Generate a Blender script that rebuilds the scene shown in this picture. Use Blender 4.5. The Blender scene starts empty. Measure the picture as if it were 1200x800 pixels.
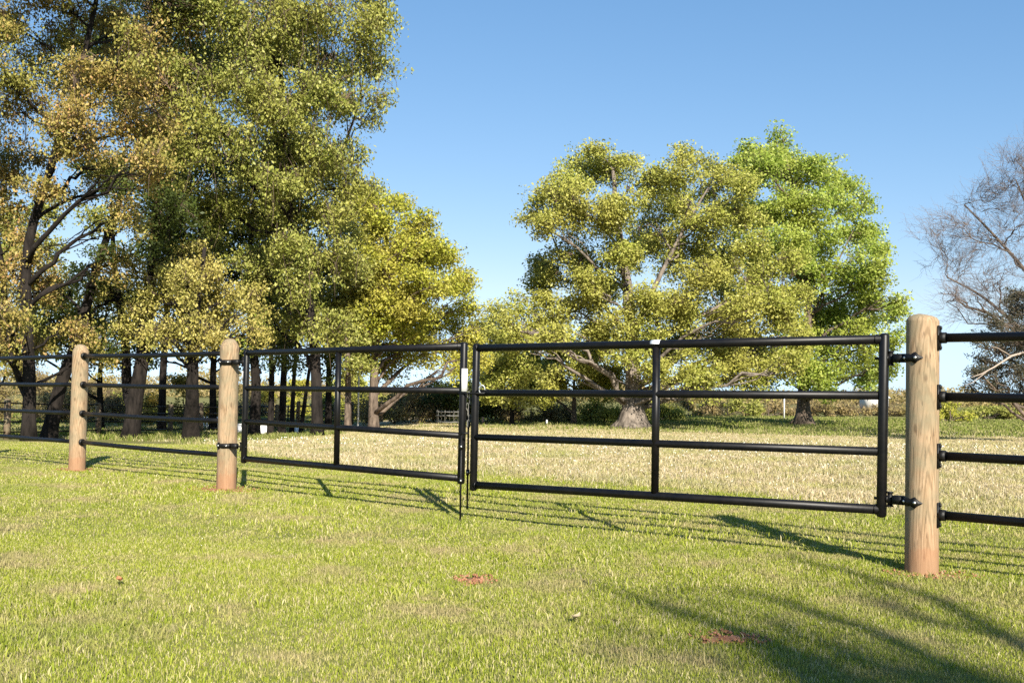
import bpy, math, random
import numpy as np
from mathutils import Vector, Matrix
RS = np.random.RandomState
rad = math.radians
scene = bpy.context.scene
COL = scene.collection

# ------------------------------------------------------------------ camera maths
F = 1150.0
EYE = 1.10
PITCH, ROLL = rad(1.4), rad(0.83)
SHIFT = 27.0
Rcam = Matrix.Rotation(rad(90) + PITCH, 3, 'X') @ Matrix.Rotation(ROLL, 3, 'Z')
RC = np.array(Rcam)
RIGHT, UPV, FWD = RC[:, 0], RC[:, 1], -RC[:, 2]
CAM = np.array([0, 0, EYE])

def ray(px, py):
    u = (px - 600.0) / F
    v = (400.0 - py + SHIFT) / F
    return FWD + u * RIGHT + v * UPV

def sstep(t):
    t = np.clip(t, 0, 1)
    return t * t * (3 - 2 * t)

def terr(x, y):
    x = np.asarray(x, float); y = np.asarray(y, float)
    z = -0.66 * sstep((y - 12) / 33) - 0.12 * sstep((y - 45) / 40)
    z = z - 0.25 * sstep((-3 - x) / 6) * sstep((y - 13) / 14)
    z = z + 0.012 * np.sin(x * 1.7 + y * .9) * np.sin(y * 1.3 - x * .4)
    return z

def G(px, py):
    r = ray(px, py)
    t = 1.0
    for i in range(6000):
        p = CAM + r * t
        if p[2] <= terr(p[0], p[1]):
            break
        t += 0.02 + t * 0.0005
    return p

def P(px, py, d):
    "point seen at a pixel, d metres in front"
    r = ray(px, py)
    return CAM + r * (d / r[1])

def ground(px, d):
    p = P(px, 480, d)
    return np.array([p[0], p[1], float(terr(p[0], p[1]))])

# ------------------------------------------------------------------ mesh helpers
class MB:
    def __init__(s):
        s.v = []; s.q = []; s.t = []; s.n = 0
    def add(s, v, q=None, t=None):
        v = np.asarray(v, float)
        if q is not None and len(q): s.q.append(np.asarray(q, int) + s.n)
        if t is not None and len(t): s.t.append(np.asarray(t, int) + s.n)
        s.v.append(v); s.n += len(v)
    def tube(s, pts, rr, sides=8, caps=True, squash=None):
        pts = np.asarray(pts, float); n = len(pts)
        rr = np.full(n, rr, float) if np.isscalar(rr) else np.asarray(rr, float)
        tg = np.gradient(pts, axis=0)
        tg /= (np.linalg.norm(tg, axis=1)[:, None] + 1e-9)
        mean = tg.mean(0)
        ref = np.array([0, 0, 1.0]) if abs(mean[2]) < .75 else np.array([1.0, 0, 0])
        a = np.cross(tg, ref); a /= (np.linalg.norm(a, axis=1)[:, None] + 1e-9)
        b = np.cross(tg, a)
        th = np.arange(sides) * 2 * math.pi / sides
        ring = (np.cos(th)[None, :, None] * a[:, None, :] + np.sin(th)[None, :, None] * b[:, None, :])
        R = rr[:, None, None] * (squash if squash is not None else 1)
        v = (pts[:, None, :] + ring * R).reshape(-1, 3)
        i = np.arange(n - 1)[:, None] * sides; j = np.arange(sides)[None, :]; k = (j + 1) % sides
        q = np.stack([i + j, i + k, i + sides + k, i + sides + j], -1).reshape(-1, 4)
        t = None
        if caps:
            v = np.vstack([v, pts[0], pts[-1]])
            c0, c1 = n * sides, n * sides + 1
            jj = np.arange(sides); kk = (jj + 1) % sides
            t = np.vstack([np.stack([np.full(sides, c0), kk, jj], -1),
                           np.stack([np.full(sides, c1), (n - 1) * sides + jj, (n - 1) * sides + kk], -1)])
        s.add(v, q, t)
    def pill(s, a, b, r, sides=14):
        "round bar with softly rounded ends"
        a = np.asarray(a, float); b = np.asarray(b, float)
        d = (b - a); d /= np.linalg.norm(d)
        s.tube([a - d * r * .55, a - d * r * .4, a, b, b + d * r * .4, b + d * r * .55],
               [r * .35, r * .8, r, r, r * .8, r * .35], sides)
    def box(s, c, sx, sy, sz, ax=None, bev=0.0):
        c = np.asarray(c, float)
        ax = np.eye(3) if ax is None else ax
        hs = np.array([sx, sy, sz]) / 2
        sg = np.array([[i, j, k] for i in (-1, 1) for j in (-1, 1) for k in (-1, 1)], float)
        s.add(c + (sg * hs) @ ax, [[0, 1, 3, 2], [4, 6, 7, 5], [0, 4, 5, 1], [2, 3, 7, 6], [0, 2, 6, 4], [1, 5, 7, 3]])
    def mesh(s, name):
        me = bpy.data.meshes.new(name)
        v = np.concatenate(s.v)
        nq = sum(len(x) for x in s.q); nt = sum(len(x) for x in s.t)
        me.vertices.add(len(v)); me.vertices.foreach_set('co', v.astype(np.float32).ravel())
        idx = []; 
        if nq: idx.append(np.concatenate(s.q).ravel())
        if nt: idx.append(np.concatenate(s.t).ravel())
        idx = np.concatenate(idx)
        me.loops.add(len(idx)); me.loops.foreach_set('vertex_index', idx.astype(np.int32))
        me.polygons.add(nq + nt)
        st = np.concatenate([np.arange(nq) * 4, nq * 4 + np.arange(nt) * 3])
        me.polygons.foreach_set('loop_start', st.astype(np.int32))
        me.update(calc_edges=True)
        return me
    def build(s, name, mat, parent=None, smooth=False, origin=None):
        if origin is not None:
            o3 = np.asarray(origin, float)
            s.v = [x - o3 for x in s.v]
        me = s.mesh(name)
        if smooth: me.polygons.foreach_set('use_smooth', np.ones(len(me.polygons), bool))
        me.materials.append(mat)
        o = bpy.data.objects.new(name, me); COL.objects.link(o)
        if parent is not None: o.parent = parent
        elif origin is not None: o.location = origin
        return o

def tag(o, label=None, cat=None, group=None, kind=None):
    if label: o['label'] = label
    if cat: o['category'] = cat
    if group: o['group'] = group
    if kind: o['kind'] = kind
    return o

def thing(name, loc, label, cat, group=None):
    o = bpy.data.objects.new(name, None); COL.objects.link(o)
    o.empty_display_size = .2
    o.location = [float(c) for c in loc]
    return tag(o, label, cat, group)

# ------------------------------------------------------------------ materials
def newmat(name):
    m = bpy.data.materials.new(name); m.use_nodes = True
    nt = m.node_tree; nt.nodes.clear()
    out = nt.nodes.new('ShaderNodeOutputMaterial')
    return m, nt, out
def N(nt, t, **kw):
    n = nt.nodes.new(t)
    for k, v in kw.items():
        if k.startswith('i_'):
            n.inputs[k[2:].replace('_', ' ')].default_value = v
        else: setattr(n, k, v)
    return n
def ramp(nt, fac, stops, interp='LINEAR'):
    r = nt.nodes.new('ShaderNodeValToRGB'); r.color_ramp.interpolation = interp
    e = r.color_ramp.elements
    while len(e) < len(stops): e.new(.5)
    for el, (p, c) in zip(e, stops):
        el.position = p; el.color = (c[0], c[1], c[2], 1)
    nt.links.new(fac, r.inputs[0]); return r.outputs[0]
def noise(nt, scale, detail=4, rough=.6, vec=None):
    n = N(nt, 'ShaderNodeTexNoise'); n.inputs['Scale'].default_value = scale
    n.inputs['Detail'].default_value = detail; n.inputs['Roughness'].default_value = rough
    if vec is not None: nt.links.new(vec, n.inputs['Vector'])
    return n.outputs['Fac']
def mixc(nt, a, b, fac, mode='MIX'):
    n = nt.nodes.new('ShaderNodeMix'); n.data_type = 'RGBA'; n.blend_type = mode
    def put(s, v):
        if isinstance(v, (tuple, list)): s.default_value = (v[0], v[1], v[2], 1)
        else: nt.links.new(v, s)
    put(n.inputs[6], a); put(n.inputs[7], b)
    if isinstance(fac, (int, float)): n.inputs[0].default_value = fac
    else: nt.links.new(fac, n.inputs[0])
    return n.outputs[2]
def worldpos(nt):
    return nt.nodes.new('ShaderNodeNewGeometry').outputs['Position']

def leaf_mat(name, stops, trans=.35, alt=None, alt_scale=.35, alt_fac=.5, gloss=.12):
    "leaf colour differs from leaf to leaf and from bough to bough"
    m, nt, out = newmat(name)
    g = nt.nodes.new('ShaderNodeNewGeometry')
    c = ramp(nt, g.outputs['Random Per Island'], stops)
    if alt:
        f = ramp(nt, noise(nt, alt_scale, 3, .6, g.outputs['Position']), [(.42, (0, 0, 0)), (.62, (alt_fac,) * 3)])
        c = mixc(nt, c, alt, f)
    d = nt.nodes.new('ShaderNodeBsdfDiffuse'); nt.links.new(c, d.inputs[0])
    t = nt.nodes.new('ShaderNodeBsdfTranslucent')
    nt.links.new(mixc(nt, c, (1.0, 1.0, .35), .12), t.inputs[0])
    mx = nt.nodes.new('ShaderNodeMixShader'); mx.inputs[0].default_value = trans
    nt.links.new(d.outputs[0], mx.inputs[1]); nt.links.new(t.outputs[0], mx.inputs[2])
    gl = nt.nodes.new('ShaderNodeBsdfGlossy'); gl.inputs['Roughness'].default_value = .45
    gl.inputs[0].default_value = (.8, .8, .8, 1)
    mg = nt.nodes.new('ShaderNodeMixShader'); mg.inputs[0].default_value = gloss * .12
    nt.links.new(mx.outputs[0], mg.inputs[1]); nt.links.new(gl.outputs[0], mg.inputs[2])
    nt.links.new(mg.outputs[0], out.inputs[0])
    return m

def simple(name, col, rough=.6, metal=0.0, spec=.5, nscale=None, col2=None, bump=0):
    m, nt, out = newmat(name)
    b = nt.nodes.new('ShaderNodeBsdfPrincipled')
    b.inputs['Roughness'].default_value = rough; b.inputs['Metallic'].default_value = metal
    b.inputs['Specular IOR Level'].default_value = spec
    if nscale:
        f = noise(nt, nscale, 5, .65, worldpos(nt))
        nt.links.new(ramp(nt, f, [(.35, col), (.65, col2 or col)]), b.inputs['Base Color'])
        if bump:
            bp = nt.nodes.new('ShaderNodeBump'); bp.inputs['Strength'].default_value = bump
            bp.inputs['Distance'].default_value = .01
            nt.links.new(f, bp.inputs['Height']); nt.links.new(bp.outputs[0], b.inputs['Normal'])
    else: b.inputs['Base Color'].default_value = (*col, 1)
    nt.links.new(b.outputs[0], out.inputs[0]); return m

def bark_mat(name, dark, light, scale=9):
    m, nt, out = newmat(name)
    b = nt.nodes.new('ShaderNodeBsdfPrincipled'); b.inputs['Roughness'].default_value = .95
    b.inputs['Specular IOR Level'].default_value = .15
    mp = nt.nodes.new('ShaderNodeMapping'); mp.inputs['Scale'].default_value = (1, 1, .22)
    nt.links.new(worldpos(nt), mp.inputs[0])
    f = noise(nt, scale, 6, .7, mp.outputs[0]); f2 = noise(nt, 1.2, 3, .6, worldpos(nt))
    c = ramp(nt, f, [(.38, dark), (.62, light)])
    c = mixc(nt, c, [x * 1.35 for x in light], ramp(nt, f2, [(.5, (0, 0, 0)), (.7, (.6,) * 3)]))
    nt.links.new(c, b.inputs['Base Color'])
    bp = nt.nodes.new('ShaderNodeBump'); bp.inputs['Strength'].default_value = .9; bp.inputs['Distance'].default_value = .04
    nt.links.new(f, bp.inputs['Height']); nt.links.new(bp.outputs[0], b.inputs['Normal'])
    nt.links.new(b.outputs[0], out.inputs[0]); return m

def wood_mat(name, c0, c1, clay=True):
    m, nt, out = newmat(name)
    tc = nt.nodes.new('ShaderNodeTexCoord').outputs['Object']
    mp = nt.nodes.new('ShaderNodeMapping'); mp.inputs['Scale'].default_value = (1, 1, .09); nt.links.new(tc, mp.inputs[0])
    b = nt.nodes.new('ShaderNodeBsdfPrincipled'); b.inputs['Roughness'].default_value = .8
    b.inputs['Specular IOR Level'].default_value = .2
    wv = nt.nodes.new('ShaderNodeTexWave'); wv.wave_type = 'RINGS'; wv.rings_direction = 'Y'
    wv.inputs['Scale'].default_value = 26; wv.inputs['Distortion'].default_value = 7
    wv.inputs['Detail'].default_value = 3; wv.inputs['Detail Scale'].default_value = 1.2
    mp2 = nt.nodes.new('ShaderNodeMapping'); mp2.inputs['Scale'].default_value = (1.0, 1, .07); nt.links.new(tc, mp2.inputs[0])
    nt.links.new(mp2.outputs[0], wv.inputs['Vector'])
    f = noise(nt, 60, 5, .7, mp.outputs[0])
    c = ramp(nt, f, [(.3, c0), (.7, c1)])
    c = mixc(nt, c, [x * .62 for x in c0], ramp(nt, wv.outputs['Fac'], [(.55, (0, 0, 0)), (.95, (.6,) * 3)]))
    # drying checks and greenish weathering, clay splash near the ground
    f3 = noise(nt, 110, 2, .5, mp.outputs[0])
    c = mixc(nt, c, (.05, .03, .02), ramp(nt, f3, [(.62, (0, 0, 0)), (.68, (.75,) * 3)]))
    vo = nt.nodes.new('ShaderNodeTexVoronoi'); vo.inputs['Scale'].default_value = 5.5
    mp3 = nt.nodes.new('ShaderNodeMapping'); mp3.inputs['Scale'].default_value = (1.3, 1.3, .55); nt.links.new(tc, mp3.inputs[0]); nt.links.new(mp3.outputs[0], vo.inputs['Vector'])
    c = mixc(nt, c, (.10, .055, .03), ramp(nt, vo.outputs['Distance'], [(.05, (.85,) * 3), (.11, (0, 0, 0))]))
    f4 = noise(nt, 5, 3, .6, tc)
    c = mixc(nt, c, (.22, .19, .12), ramp(nt, f4, [(.42, (0, 0, 0)), (.66, (.75,) * 3)]))
    if clay:
        sp = nt.nodes.new('ShaderNodeSeparateXYZ'); nt.links.new(tc, sp.inputs[0])
        ad = N(nt, 'ShaderNodeMath', operation='MULTIPLY_ADD'); nt.links.new(noise(nt, 14, 5, .8, tc), ad.inputs[0])
        ad.inputs[1].default_value = -.30; nt.links.new(sp.outputs[2], ad.inputs[2])
        c = mixc(nt, c, (.30, .15, .08), ramp(nt, ad.outputs[0], [(0, (.62,) * 3), (.03, (.25,) * 3), (.2, (0, 0, 0))]))
    nt.links.new(c, b.inputs['Base Color'])
    bp = nt.nodes.new('ShaderNodeBump'); bp.inputs['Strength'].default_value = .5; bp.inputs['Distance'].default_value = .006
    nt.links.new(f, bp.inputs['Height']); nt.links.new(bp.outputs[0], b.inputs['Normal'])
    nt.links.new(b.outputs[0], out.inputs[0]); return m

M = {}
M['post'] = wood_mat('treated_pine', (.25, .165, .09), (.42, .295, .185))
M['post_old'] = wood_mat('weathered_post', (.10, .07, .05), (.26, .18, .12), clay=False)
M['black'] = simple('black_powder_coat', (.0022, .0022, .0028), .42, 0, .28, 14, (.007, .006, .0055), .08)
M['iron'] = simple('black_hinge_iron', (.003, .003, .003), .5, .0, .3, 80, (.009, .008, .007), .2)
M['zinc'] = simple('zinc_bolt', (.55, .55, .53), .35, .9)
M['white'] = simple('white_vinyl', (.8, .8, .78), .4, 0, .5, 40, (.72, .73, .74))
M['galv'] = simple('galvanised_tube', (.5, .52, .54), .4, .6, .5, 12, (.38, .4, .42))
M['dull'] = simple('dull_tube', (.10, .105, .10), .6, .2, .3, 12, (.16, .15, .13))
M['barkshade'] = bark_mat('bark_shade', (.006, .005, .0045), (.026, .021, .018))  # near-black bark: shade under the canopy is painted into the trunk colour
M['barkmid'] = bark_mat('bark_mid', (.05, .038, .03), (.17, .13, .10))
M['barksunlit'] = bark_mat('bark_sunlit', (.07, .058, .048), (.24, .20, .165), 6)  # paler bark colour carries the sunlight on the oak trunk
M['twig'] = simple('bare_twigs', (.08, .055, .04), .9, 0, .2, .8, (.19, .135, .10))
M['twiggrey'] = simple('grey_twigs', (.13, .115, .115), .9, 0, .2, .8, (.20, .175, .175))
M['clay'] = simple('red_clay', (.24, .10, .05), .95, 0, .1, 22, (.38, .20, .12), .8)
M['roof'] = simple('pale_roof', (.6, .62, .63), .5, 0, .3, 3, (.5, .5, .5))

# ------------------------------------------------------------------ ground
fb = [G(*p) for p in ((-200, 512), (0, 513), (100, 515), (200, 518), (262, 523), (330, 540), (450, 552), (700, 573), (1000, 598), (1200, 616))]
fbx = np.array([p[0] for p in fb]); fby = np.array([p[1] for p in fb])
fbx = np.concatenate([[-60], fbx, [12]]); fby = np.concatenate([[fby[0] + 2], fby, [fby[-1] - 4]])
def wob(x, y, s, seed=0):
    return (np.sin(x * s + seed) * np.cos(y * s * 1.3 + seed * 2) + .6 * np.sin(x * s * 2.3 + y * s * 1.7 + seed * 3)
            + .4 * np.sin(x * s * 4.9 - y * s * 3.7 + seed)) / 2
def field_amt(x, y):
    "0 = mown lawn, 1 = rough straw field"
    b = np.interp(x, fbx, fby)
    a = sstep((y - b + .5 * wob(x, y, 1.1, 2)) / 1.2)
    far = sstep((y - 36 - 6 * wob(x, y, .22, 5) - 2 * wob(x, y, .9, 3)) / 9) * sstep((x + 6) / 8)
    left = sstep((y - 24) / 3) * sstep((-7.5 - x) / 2)
    return a * (1 - .85 * far) * (1 - .7 * left)

def axis(pts):
    out = []
    for a, b, st in pts:
        out += list(np.arange(a, b, st))
    return np.array(out + [pts[-1][1]])
gx = axis([(-1500, -300, 150), (-300, -60, 20), (-60, -16, 2), (-16, 12, .25), (12, 60, 2), (60, 300, 20), (300, 1500, 150)])
gy = axis([(-200, -10, 10), (-10, 2, 1), (2, 22, .25), (22, 60, .6), (60, 200, 7), (200, 2000, 100)])
X, Y = np.meshgrid(gx, gy); nx, ny = len(gx), len(gy)
Z = terr(X, Y)
mb = MB()
i = (np.arange(ny - 1)[:, None] * nx + np.arange(nx - 1)[None, :]).ravel()
mb.add(np.stack([X.ravel(), Y.ravel(), Z.ravel()], -1), np.stack([i, i + 1, i + nx + 1, i + nx], -1))
m, nt, out = newmat('ground_mat')
at = nt.nodes.new('ShaderNodeAttribute'); at.attribute_name = 'field'
wp = worldpos(nt)
lawn = ramp(nt, noise(nt, 2.2, 6, .7, wp), [(.3, (.10, .12, .03)), (.5, (.17, .17, .055)), (.68, (.27, .22, .11))])
lawn = mixc(nt, lawn, (.13, .10, .06), ramp(nt, noise(nt, 45, 3, .8, wp), [(.5, (0, 0, 0)), (.7, (.6,) * 3)]))
fld = ramp(nt, noise(nt, .9, 7, .75, wp), [(.32, (.30, .26, .12)), (.48, (.46, .37, .22)), (.66, (.54, .43, .28))])
fc = N(nt, 'ShaderNodeMath', operation='ADD'); nt.links.new(at.outputs['Fac'], fc.inputs[0])
n2 = N(nt, 'ShaderNodeMath', operation='MULTIPLY_ADD'); nt.links.new(noise(nt, 3, 5, .7, wp), n2.inputs[0]); n2.inputs[1].default_value = .8; n2.inputs[2].default_value = -.4
nt.links.new(n2.outputs[0], fc.inputs[1])
c = mixc(nt, lawn, fld, ramp(nt, fc.outputs[0], [(.3, (0, 0, 0)), (.7, (1, 1, 1))]))
b = nt.nodes.new('ShaderNodeBsdfPrincipled'); b.inputs['Roughness'].default_value = 1; b.inputs['Specular IOR Level'].default_value = .05
nt.links.new(c, b.inputs['Base Color']); nt.links.new(b.outputs[0], out.inputs[0])
gnd = mb.build('ground', m, smooth=True); tag(gnd, kind='structure')
a = gnd.data.attributes.new('field', 'FLOAT', 'POINT')
a.data.foreach_set('value', field_amt(X.ravel(), Y.ravel()).astype(np.float32))

# bare clay: spots (centre, rx, ry)
FP = [G(90, 551), G(265, 573), G(1080, 672)]
clay_spots = [(G(557, 681), .10, .13), (G(858, 750), .14, .10), (FP[1] + [-.02, -.10, 0], .32, .24), (FP[2] + [.05, -.05, 0], .22, .17), (FP[0] + [0, -.06, 0], .2, .16)]
def on_clay(x, y):
    k = np.zeros_like(x, bool)
    for n_, (c, rx, ry) in enumerate(clay_spots):
        q = ((x - c[0]) / rx) ** 2 + ((y - c[1]) / ry) ** 2
        k |= (q + .5 * wob(x, y, 14, n_)) < (.5 if n_ < 2 else .22)
    return k

def in_view_w(y, extra=1.5):
    return .56 * y + extra
def blades(name, mat, n, y0, y1, h, w, cond, seed, power=1.0, lean=.35, seedheads=False, hn=None):
    r = RS(seed)
    u = r.rand(n); y = (y0 ** power + u * (y1 ** power - y0 ** power)) ** (1 / power)
    x = (r.rand(n) * 2 - 1) * in_view_w(y)
    k = cond(x, y, r); x, y = x[k], y[k]; n = len(x)
    z = terr(x, y) - .004
    sc = 1 + (y - y0) / max(y1 - y0, 1e-6) * 0
    hh = h * (.45 + r.rand(n) * 1.0) * (1 + .35 * wob(x, y, 1.9, 7)); ww = w * (.6 + .8 * r.rand(n)) * np.maximum(1, y / 5.0) ** .75
    th = r.rand(n) * 2 * math.pi; ph = r.rand(n) * 2 * math.pi; l = hh * lean * r.rand(n) * 2.2
    dx, dy = np.cos(th) * ww / 2, np.sin(th) * ww / 2
    lx, ly = np.cos(ph) * l, np.sin(ph) * l
    p = np.stack([x, y, z], -1)
    v = np.empty((n, 5, 3))
    v[:, 0] = p + np.stack([-dx, -dy, 0 * x], -1); v[:, 1] = p + np.stack([dx, dy, 0 * x], -1)
    mid = p + np.stack([lx * .35, ly * .35, hh * .6], -1)
    v[:, 2] = mid + np.stack([dx * .8, dy * .8, 0 * x], -1); v[:, 3] = mid - np.stack([dx * .8, dy * .8, 0 * x], -1)
    v[:, 4] = p + np.stack([lx, ly, hh * np.clip(1 - .25 * l / hh, .3, 1)], -1)
    b0 = np.arange(n)[:, None] * 5
    return v.reshape(-1, 3), b0 + np.array([[0, 1, 2, 3]]), b0 + np.array([[3, 2, 4]])

def grass_mat(name, stops, patch_col, patch_scale, patch_rng, trans=.3):
    m, nt, out = newmat(name)
    g = nt.nodes.new('ShaderNodeNewGeometry')
    c = ramp(nt, g.outputs['Random Per Island'], stops)
    wp = g.outputs['Position']
    c = mixc(nt, c, patch_col, ramp(nt, noise(nt, patch_scale, 6, .7, wp), [(patch_rng[0], (0, 0, 0)), (patch_rng[1], (.75,) * 3)]))
    c = mixc(nt, c, (.19, .25, .035), ramp(nt, noise(nt, patch_scale * .6, 4, .6, g.outputs['Position']), [(.50, (0, 0, 0)), (.72, (.5,) * 3)]))
    d = nt.nodes.new('ShaderNodeBsdfDiffuse'); nt.links.new(c, d.inputs[0])
    t = nt.nodes.new('ShaderNodeBsdfTranslucent'); nt.links.new(c, t.inputs[0])
    mx = nt.nodes.new('ShaderNodeMixShader'); mx.inputs[0].default_value = trans
    nt.links.new(d.outputs[0], mx.inputs[1]); nt.links.new(t.outputs[0], mx.inputs[2])
    nt.links.new(mx.outputs[0], out.inputs[0]); return m
M['lawn'] = grass_mat('lawn_blades', [(0, (.13, .16, .02)), (.3, (.26, .31, .035)), (.66, (.37, .39, .06)), (.82, (.48, .43, .18)), (1, (.64, .55, .34))],
                      (.42, .33, .19), 1.4, (.50, .64))
M['field'] = grass_mat('field_blades', [(0, (.19, .21, .05)), (.2, (.42, .35, .17)), (.6, (.50, .415, .25)), (.9, (.64, .53, .36)), (1, (.88, .80, .64))],
                       (.36, .36, .10), .8, (.50, .66))
M['fargreen'] = grass_mat('far_green_blades', [(0, (.10, .14, .02)), (.5, (.19, .22, .05)), (1, (.4, .36, .16))], (.3, .26, .14), .3, (.5, .7))
def lawncond(x, y, r):
    return (r.rand(len(x)) > field_amt(x, y)) & ~on_clay(x, y)
def fieldcond(x, y, r):
    return r.rand(len(x)) < field_amt(x, y)
mb = MB()
for args in ((620000, 2.6, 7, .022, .0034, 11, 2.0), (560000, 7, 13, .021, .0034, 12, 1.6), (300000, 13, 26, .022, .0042, 13, 1.6)):
    n_, y0, y1, h, w, sd, pw = args
    mb.add(*blades('l', None, n_, y0, y1, h, w, lawncond, sd, pw))
# lusher weed tufts
def tufts(n, y0, y1, cond, seed, h, w, per=14, spread=.05):
    r = RS(seed); y = (y0 ** 2 + r.rand(n) * (y1 ** 2 - y0 ** 2)) ** .5; x = (r.rand(n) * 2 - 1) * in_view_w(y)
    k = cond(x, y, r) & (wob(x, y, .9, 4) > -.1); x, y = x[k], y[k]
    xs = np.repeat(x, per) + r.randn(len(x) * per) * spread; ys = np.repeat(y, per) + r.randn(len(x) * per) * spread
    n = len(xs); th = r.rand(n) * 6.283; ph = r.rand(n) * 6.283; hh = h * (.5 + r.rand(n)); ww = w * np.maximum(1, ys / 6) ** .8
    z = terr(xs, ys); p = np.stack([xs, ys, z], -1)
    d = np.stack([np.cos(th) * ww / 2, np.sin(th) * ww / 2, 0 * xs], -1); l = np.stack([np.cos(ph) * hh * .5, np.sin(ph) * hh * .5, 0 * xs], -1)
    up = np.array([0, 0, 1.0]); v = np.empty((n, 5, 3))
    v[:, 0] = p - d; v[:, 1] = p + d; v[:, 2] = p + d * .9 + l * .3 + up * hh[:, None] * .6; v[:, 3] = p - d * .9 + l * .3 + up * hh[:, None] * .6
    v[:, 4] = p + l + up * hh[:, None] * .9
    b0 = np.arange(n)[:, None] * 5
    return v.reshape(-1, 3), b0 + np.array([[0, 1, 2, 3]]), b0 + np.array([[3, 2, 4]])
mb.add(*tufts(2600, 2.6, 12, lawncond, 21, .042, .006))
o = mb.build('lawn_grass', M['lawn']); tag(o, 'short mown yellow-green lawn grass in front of the gates', 'grass', kind='stuff')
mb = MB()
mb.add(*blades('f', None, 520000, 8, 22, .055, .0045, fieldcond, 31, 1.5, .6))
mb.add(*blades('f', None, 420000, 22, 48, .06, .0045, fieldcond, 32, 1.6, .6))
mb.add(*tufts(4500, 8, 30, fieldcond, 34, .09, .006, 10, .09))
o = mb.build('field_grass', M['field']); tag(o, 'dry straw-coloured rough grass of the field behind the gates', 'grass', kind='stuff')
mb = MB()
mb.add(*blades('f', None, 120000, 33, 75, .12, .008, lambda x, y, r: (r.rand(len(x)) > field_amt(x, y)) & (y > np.interp(x, fbx, fby)), 35, 1.6, .4))
mb.add(*tufts(3000, 24, 36, lambda x, y, r: (x < -6) & (y > np.interp(x, fbx, fby)), 36, .17, .008, 16, .12))
o = mb.build('meadow_grass', M['fargreen']); tag(o, 'greener longer grass under the far trees and fence', 'grass', kind='stuff')
# small pale clover heads sprinkled over the ground
mb = MB(); r = RS(5)
def dots(n, y0, y1, cond, s, h):
    y = (y0 ** 2 + r.rand(n) * (y1 ** 2 - y0 ** 2)) ** .5; x = (r.rand(n) * 2 - 1) * in_view_w(y)
    k = cond(x, y, r); x, y = x[k], y[k]; z = terr(x, y) + h * (.7 + .6 * r.rand(len(x)))
    ss = s * (.5 + r.rand(len(x))) * np.maximum(1, y / 9)
    octa = np.array([[1, 0, 0], [0, 1, 0], [-1, 0, 0], [0, -1, 0], [0, 0, .8], [0, 0, -.8]], float)
    v = np.stack([x, y, z], -1)[:, None, :] + octa[None] * ss[:, None, None]
    f = np.array([[0, 1, 4], [1, 2, 4], [2, 3, 4], [3, 0, 4], [1, 0, 5], [2, 1, 5], [3, 2, 5], [0, 3, 5]])
    mb.add(v.reshape(-1, 3), None, (np.arange(len(x))[:, None, None] * 6 + f[None]).reshape(-1, 3))
dots(130, 3, 11, lambda x, y, r: (lawncond(x, y, r)) & (wob(x, y, .7, 3) > .1), .005, .035)
dots(1800, 8, 24, lambda x, y, r: fieldcond(x, y, r) & (wob(x, y, .5, 9) > -.15), .006, .10)
o = mb.build('clover_flowers', simple('clover_white', (.78, .76, .62), .9)); tag(o, 'tiny pale clover and seed heads dotted through the grass', 'flowers', kind='stuff')
# clay patches
clab = ['small pinkish red clay patch in the lawn below the gate latch', 'bright red clay patch in the lawn at the shadow edge',
        'bare reddish soil ring around the foot of the left gate post', 'bare reddish soil at the foot of the big round right post',
        'small bare soil spot at the foot of the second left fence post']
for k, (c, rx, ry) in enumerate(clay_spots):
    r = RS(60 + k); mb = MB(); n = 26; rings = 7; v = [[c[0], c[1], float(terr(c[0], c[1])) + .02]]
    for j in range(1, rings + 1):
        for a_ in range(n):
            t = a_ * 2 * math.pi / n
            w_ = 1 + .25 * math.sin(2 * t + k) + .2 * math.sin(5 * t + 2 * k) + .16 * r.randn()
            f_ = j / rings; x = c[0] + rx * f_ * w_ * math.cos(t); y = c[1] + ry * f_ * w_ * math.sin(t)
            v.append([x, y, float(terr(x, y)) + (.012 if k < 2 else .006) * (1 - f_ ** 2) + .006 * r.rand() * (1 - f_) - .006 * (f_ > .95)])
    q = []; t3 = [[0, 1 + a_, 1 + (a_ + 1) % n] for a_ in range(n)]
    for j in range(rings - 1):
        for a_ in range(n):
            q.append([1 + j * n + a_, 1 + (j + 1) * n + a_, 1 + (j + 1) * n + (a_ + 1) % n, 1 + j * n + (a_ + 1) % n])
    mb.add(v, q, t3); 
    # crumbs
    for _ in range(90):
        t = r.rand() * 6.283; f_ = 1.35 * r.rand() ** .6; x = c[0] + rx * f_ * math.cos(t); y = c[1] + ry * f_ * math.sin(t); s = .004 + .008 * r.rand()
        octa = np.array([[1, 0, 0], [0, 1, 0], [-1, 0, 0], [0, -1, 0], [0, 0, .8], [0, 0, -.8]]) * s * (1 + .4 * r.randn(6, 1))
        mb.add(octa + [x, y, float(terr(x, y)) + .012 + s * .4], None, [[0, 1, 4], [1, 2, 4], [2, 3, 4], [3, 0, 4], [1, 0, 5], [2, 1, 5], [3, 2, 5], [0, 3, 5]])
    o = mb.build('clay_patch', M['clay'], origin=c); tag(o, clab[k], 'bare soil', 'bare clay patches in the lawn', 'structure')
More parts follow.
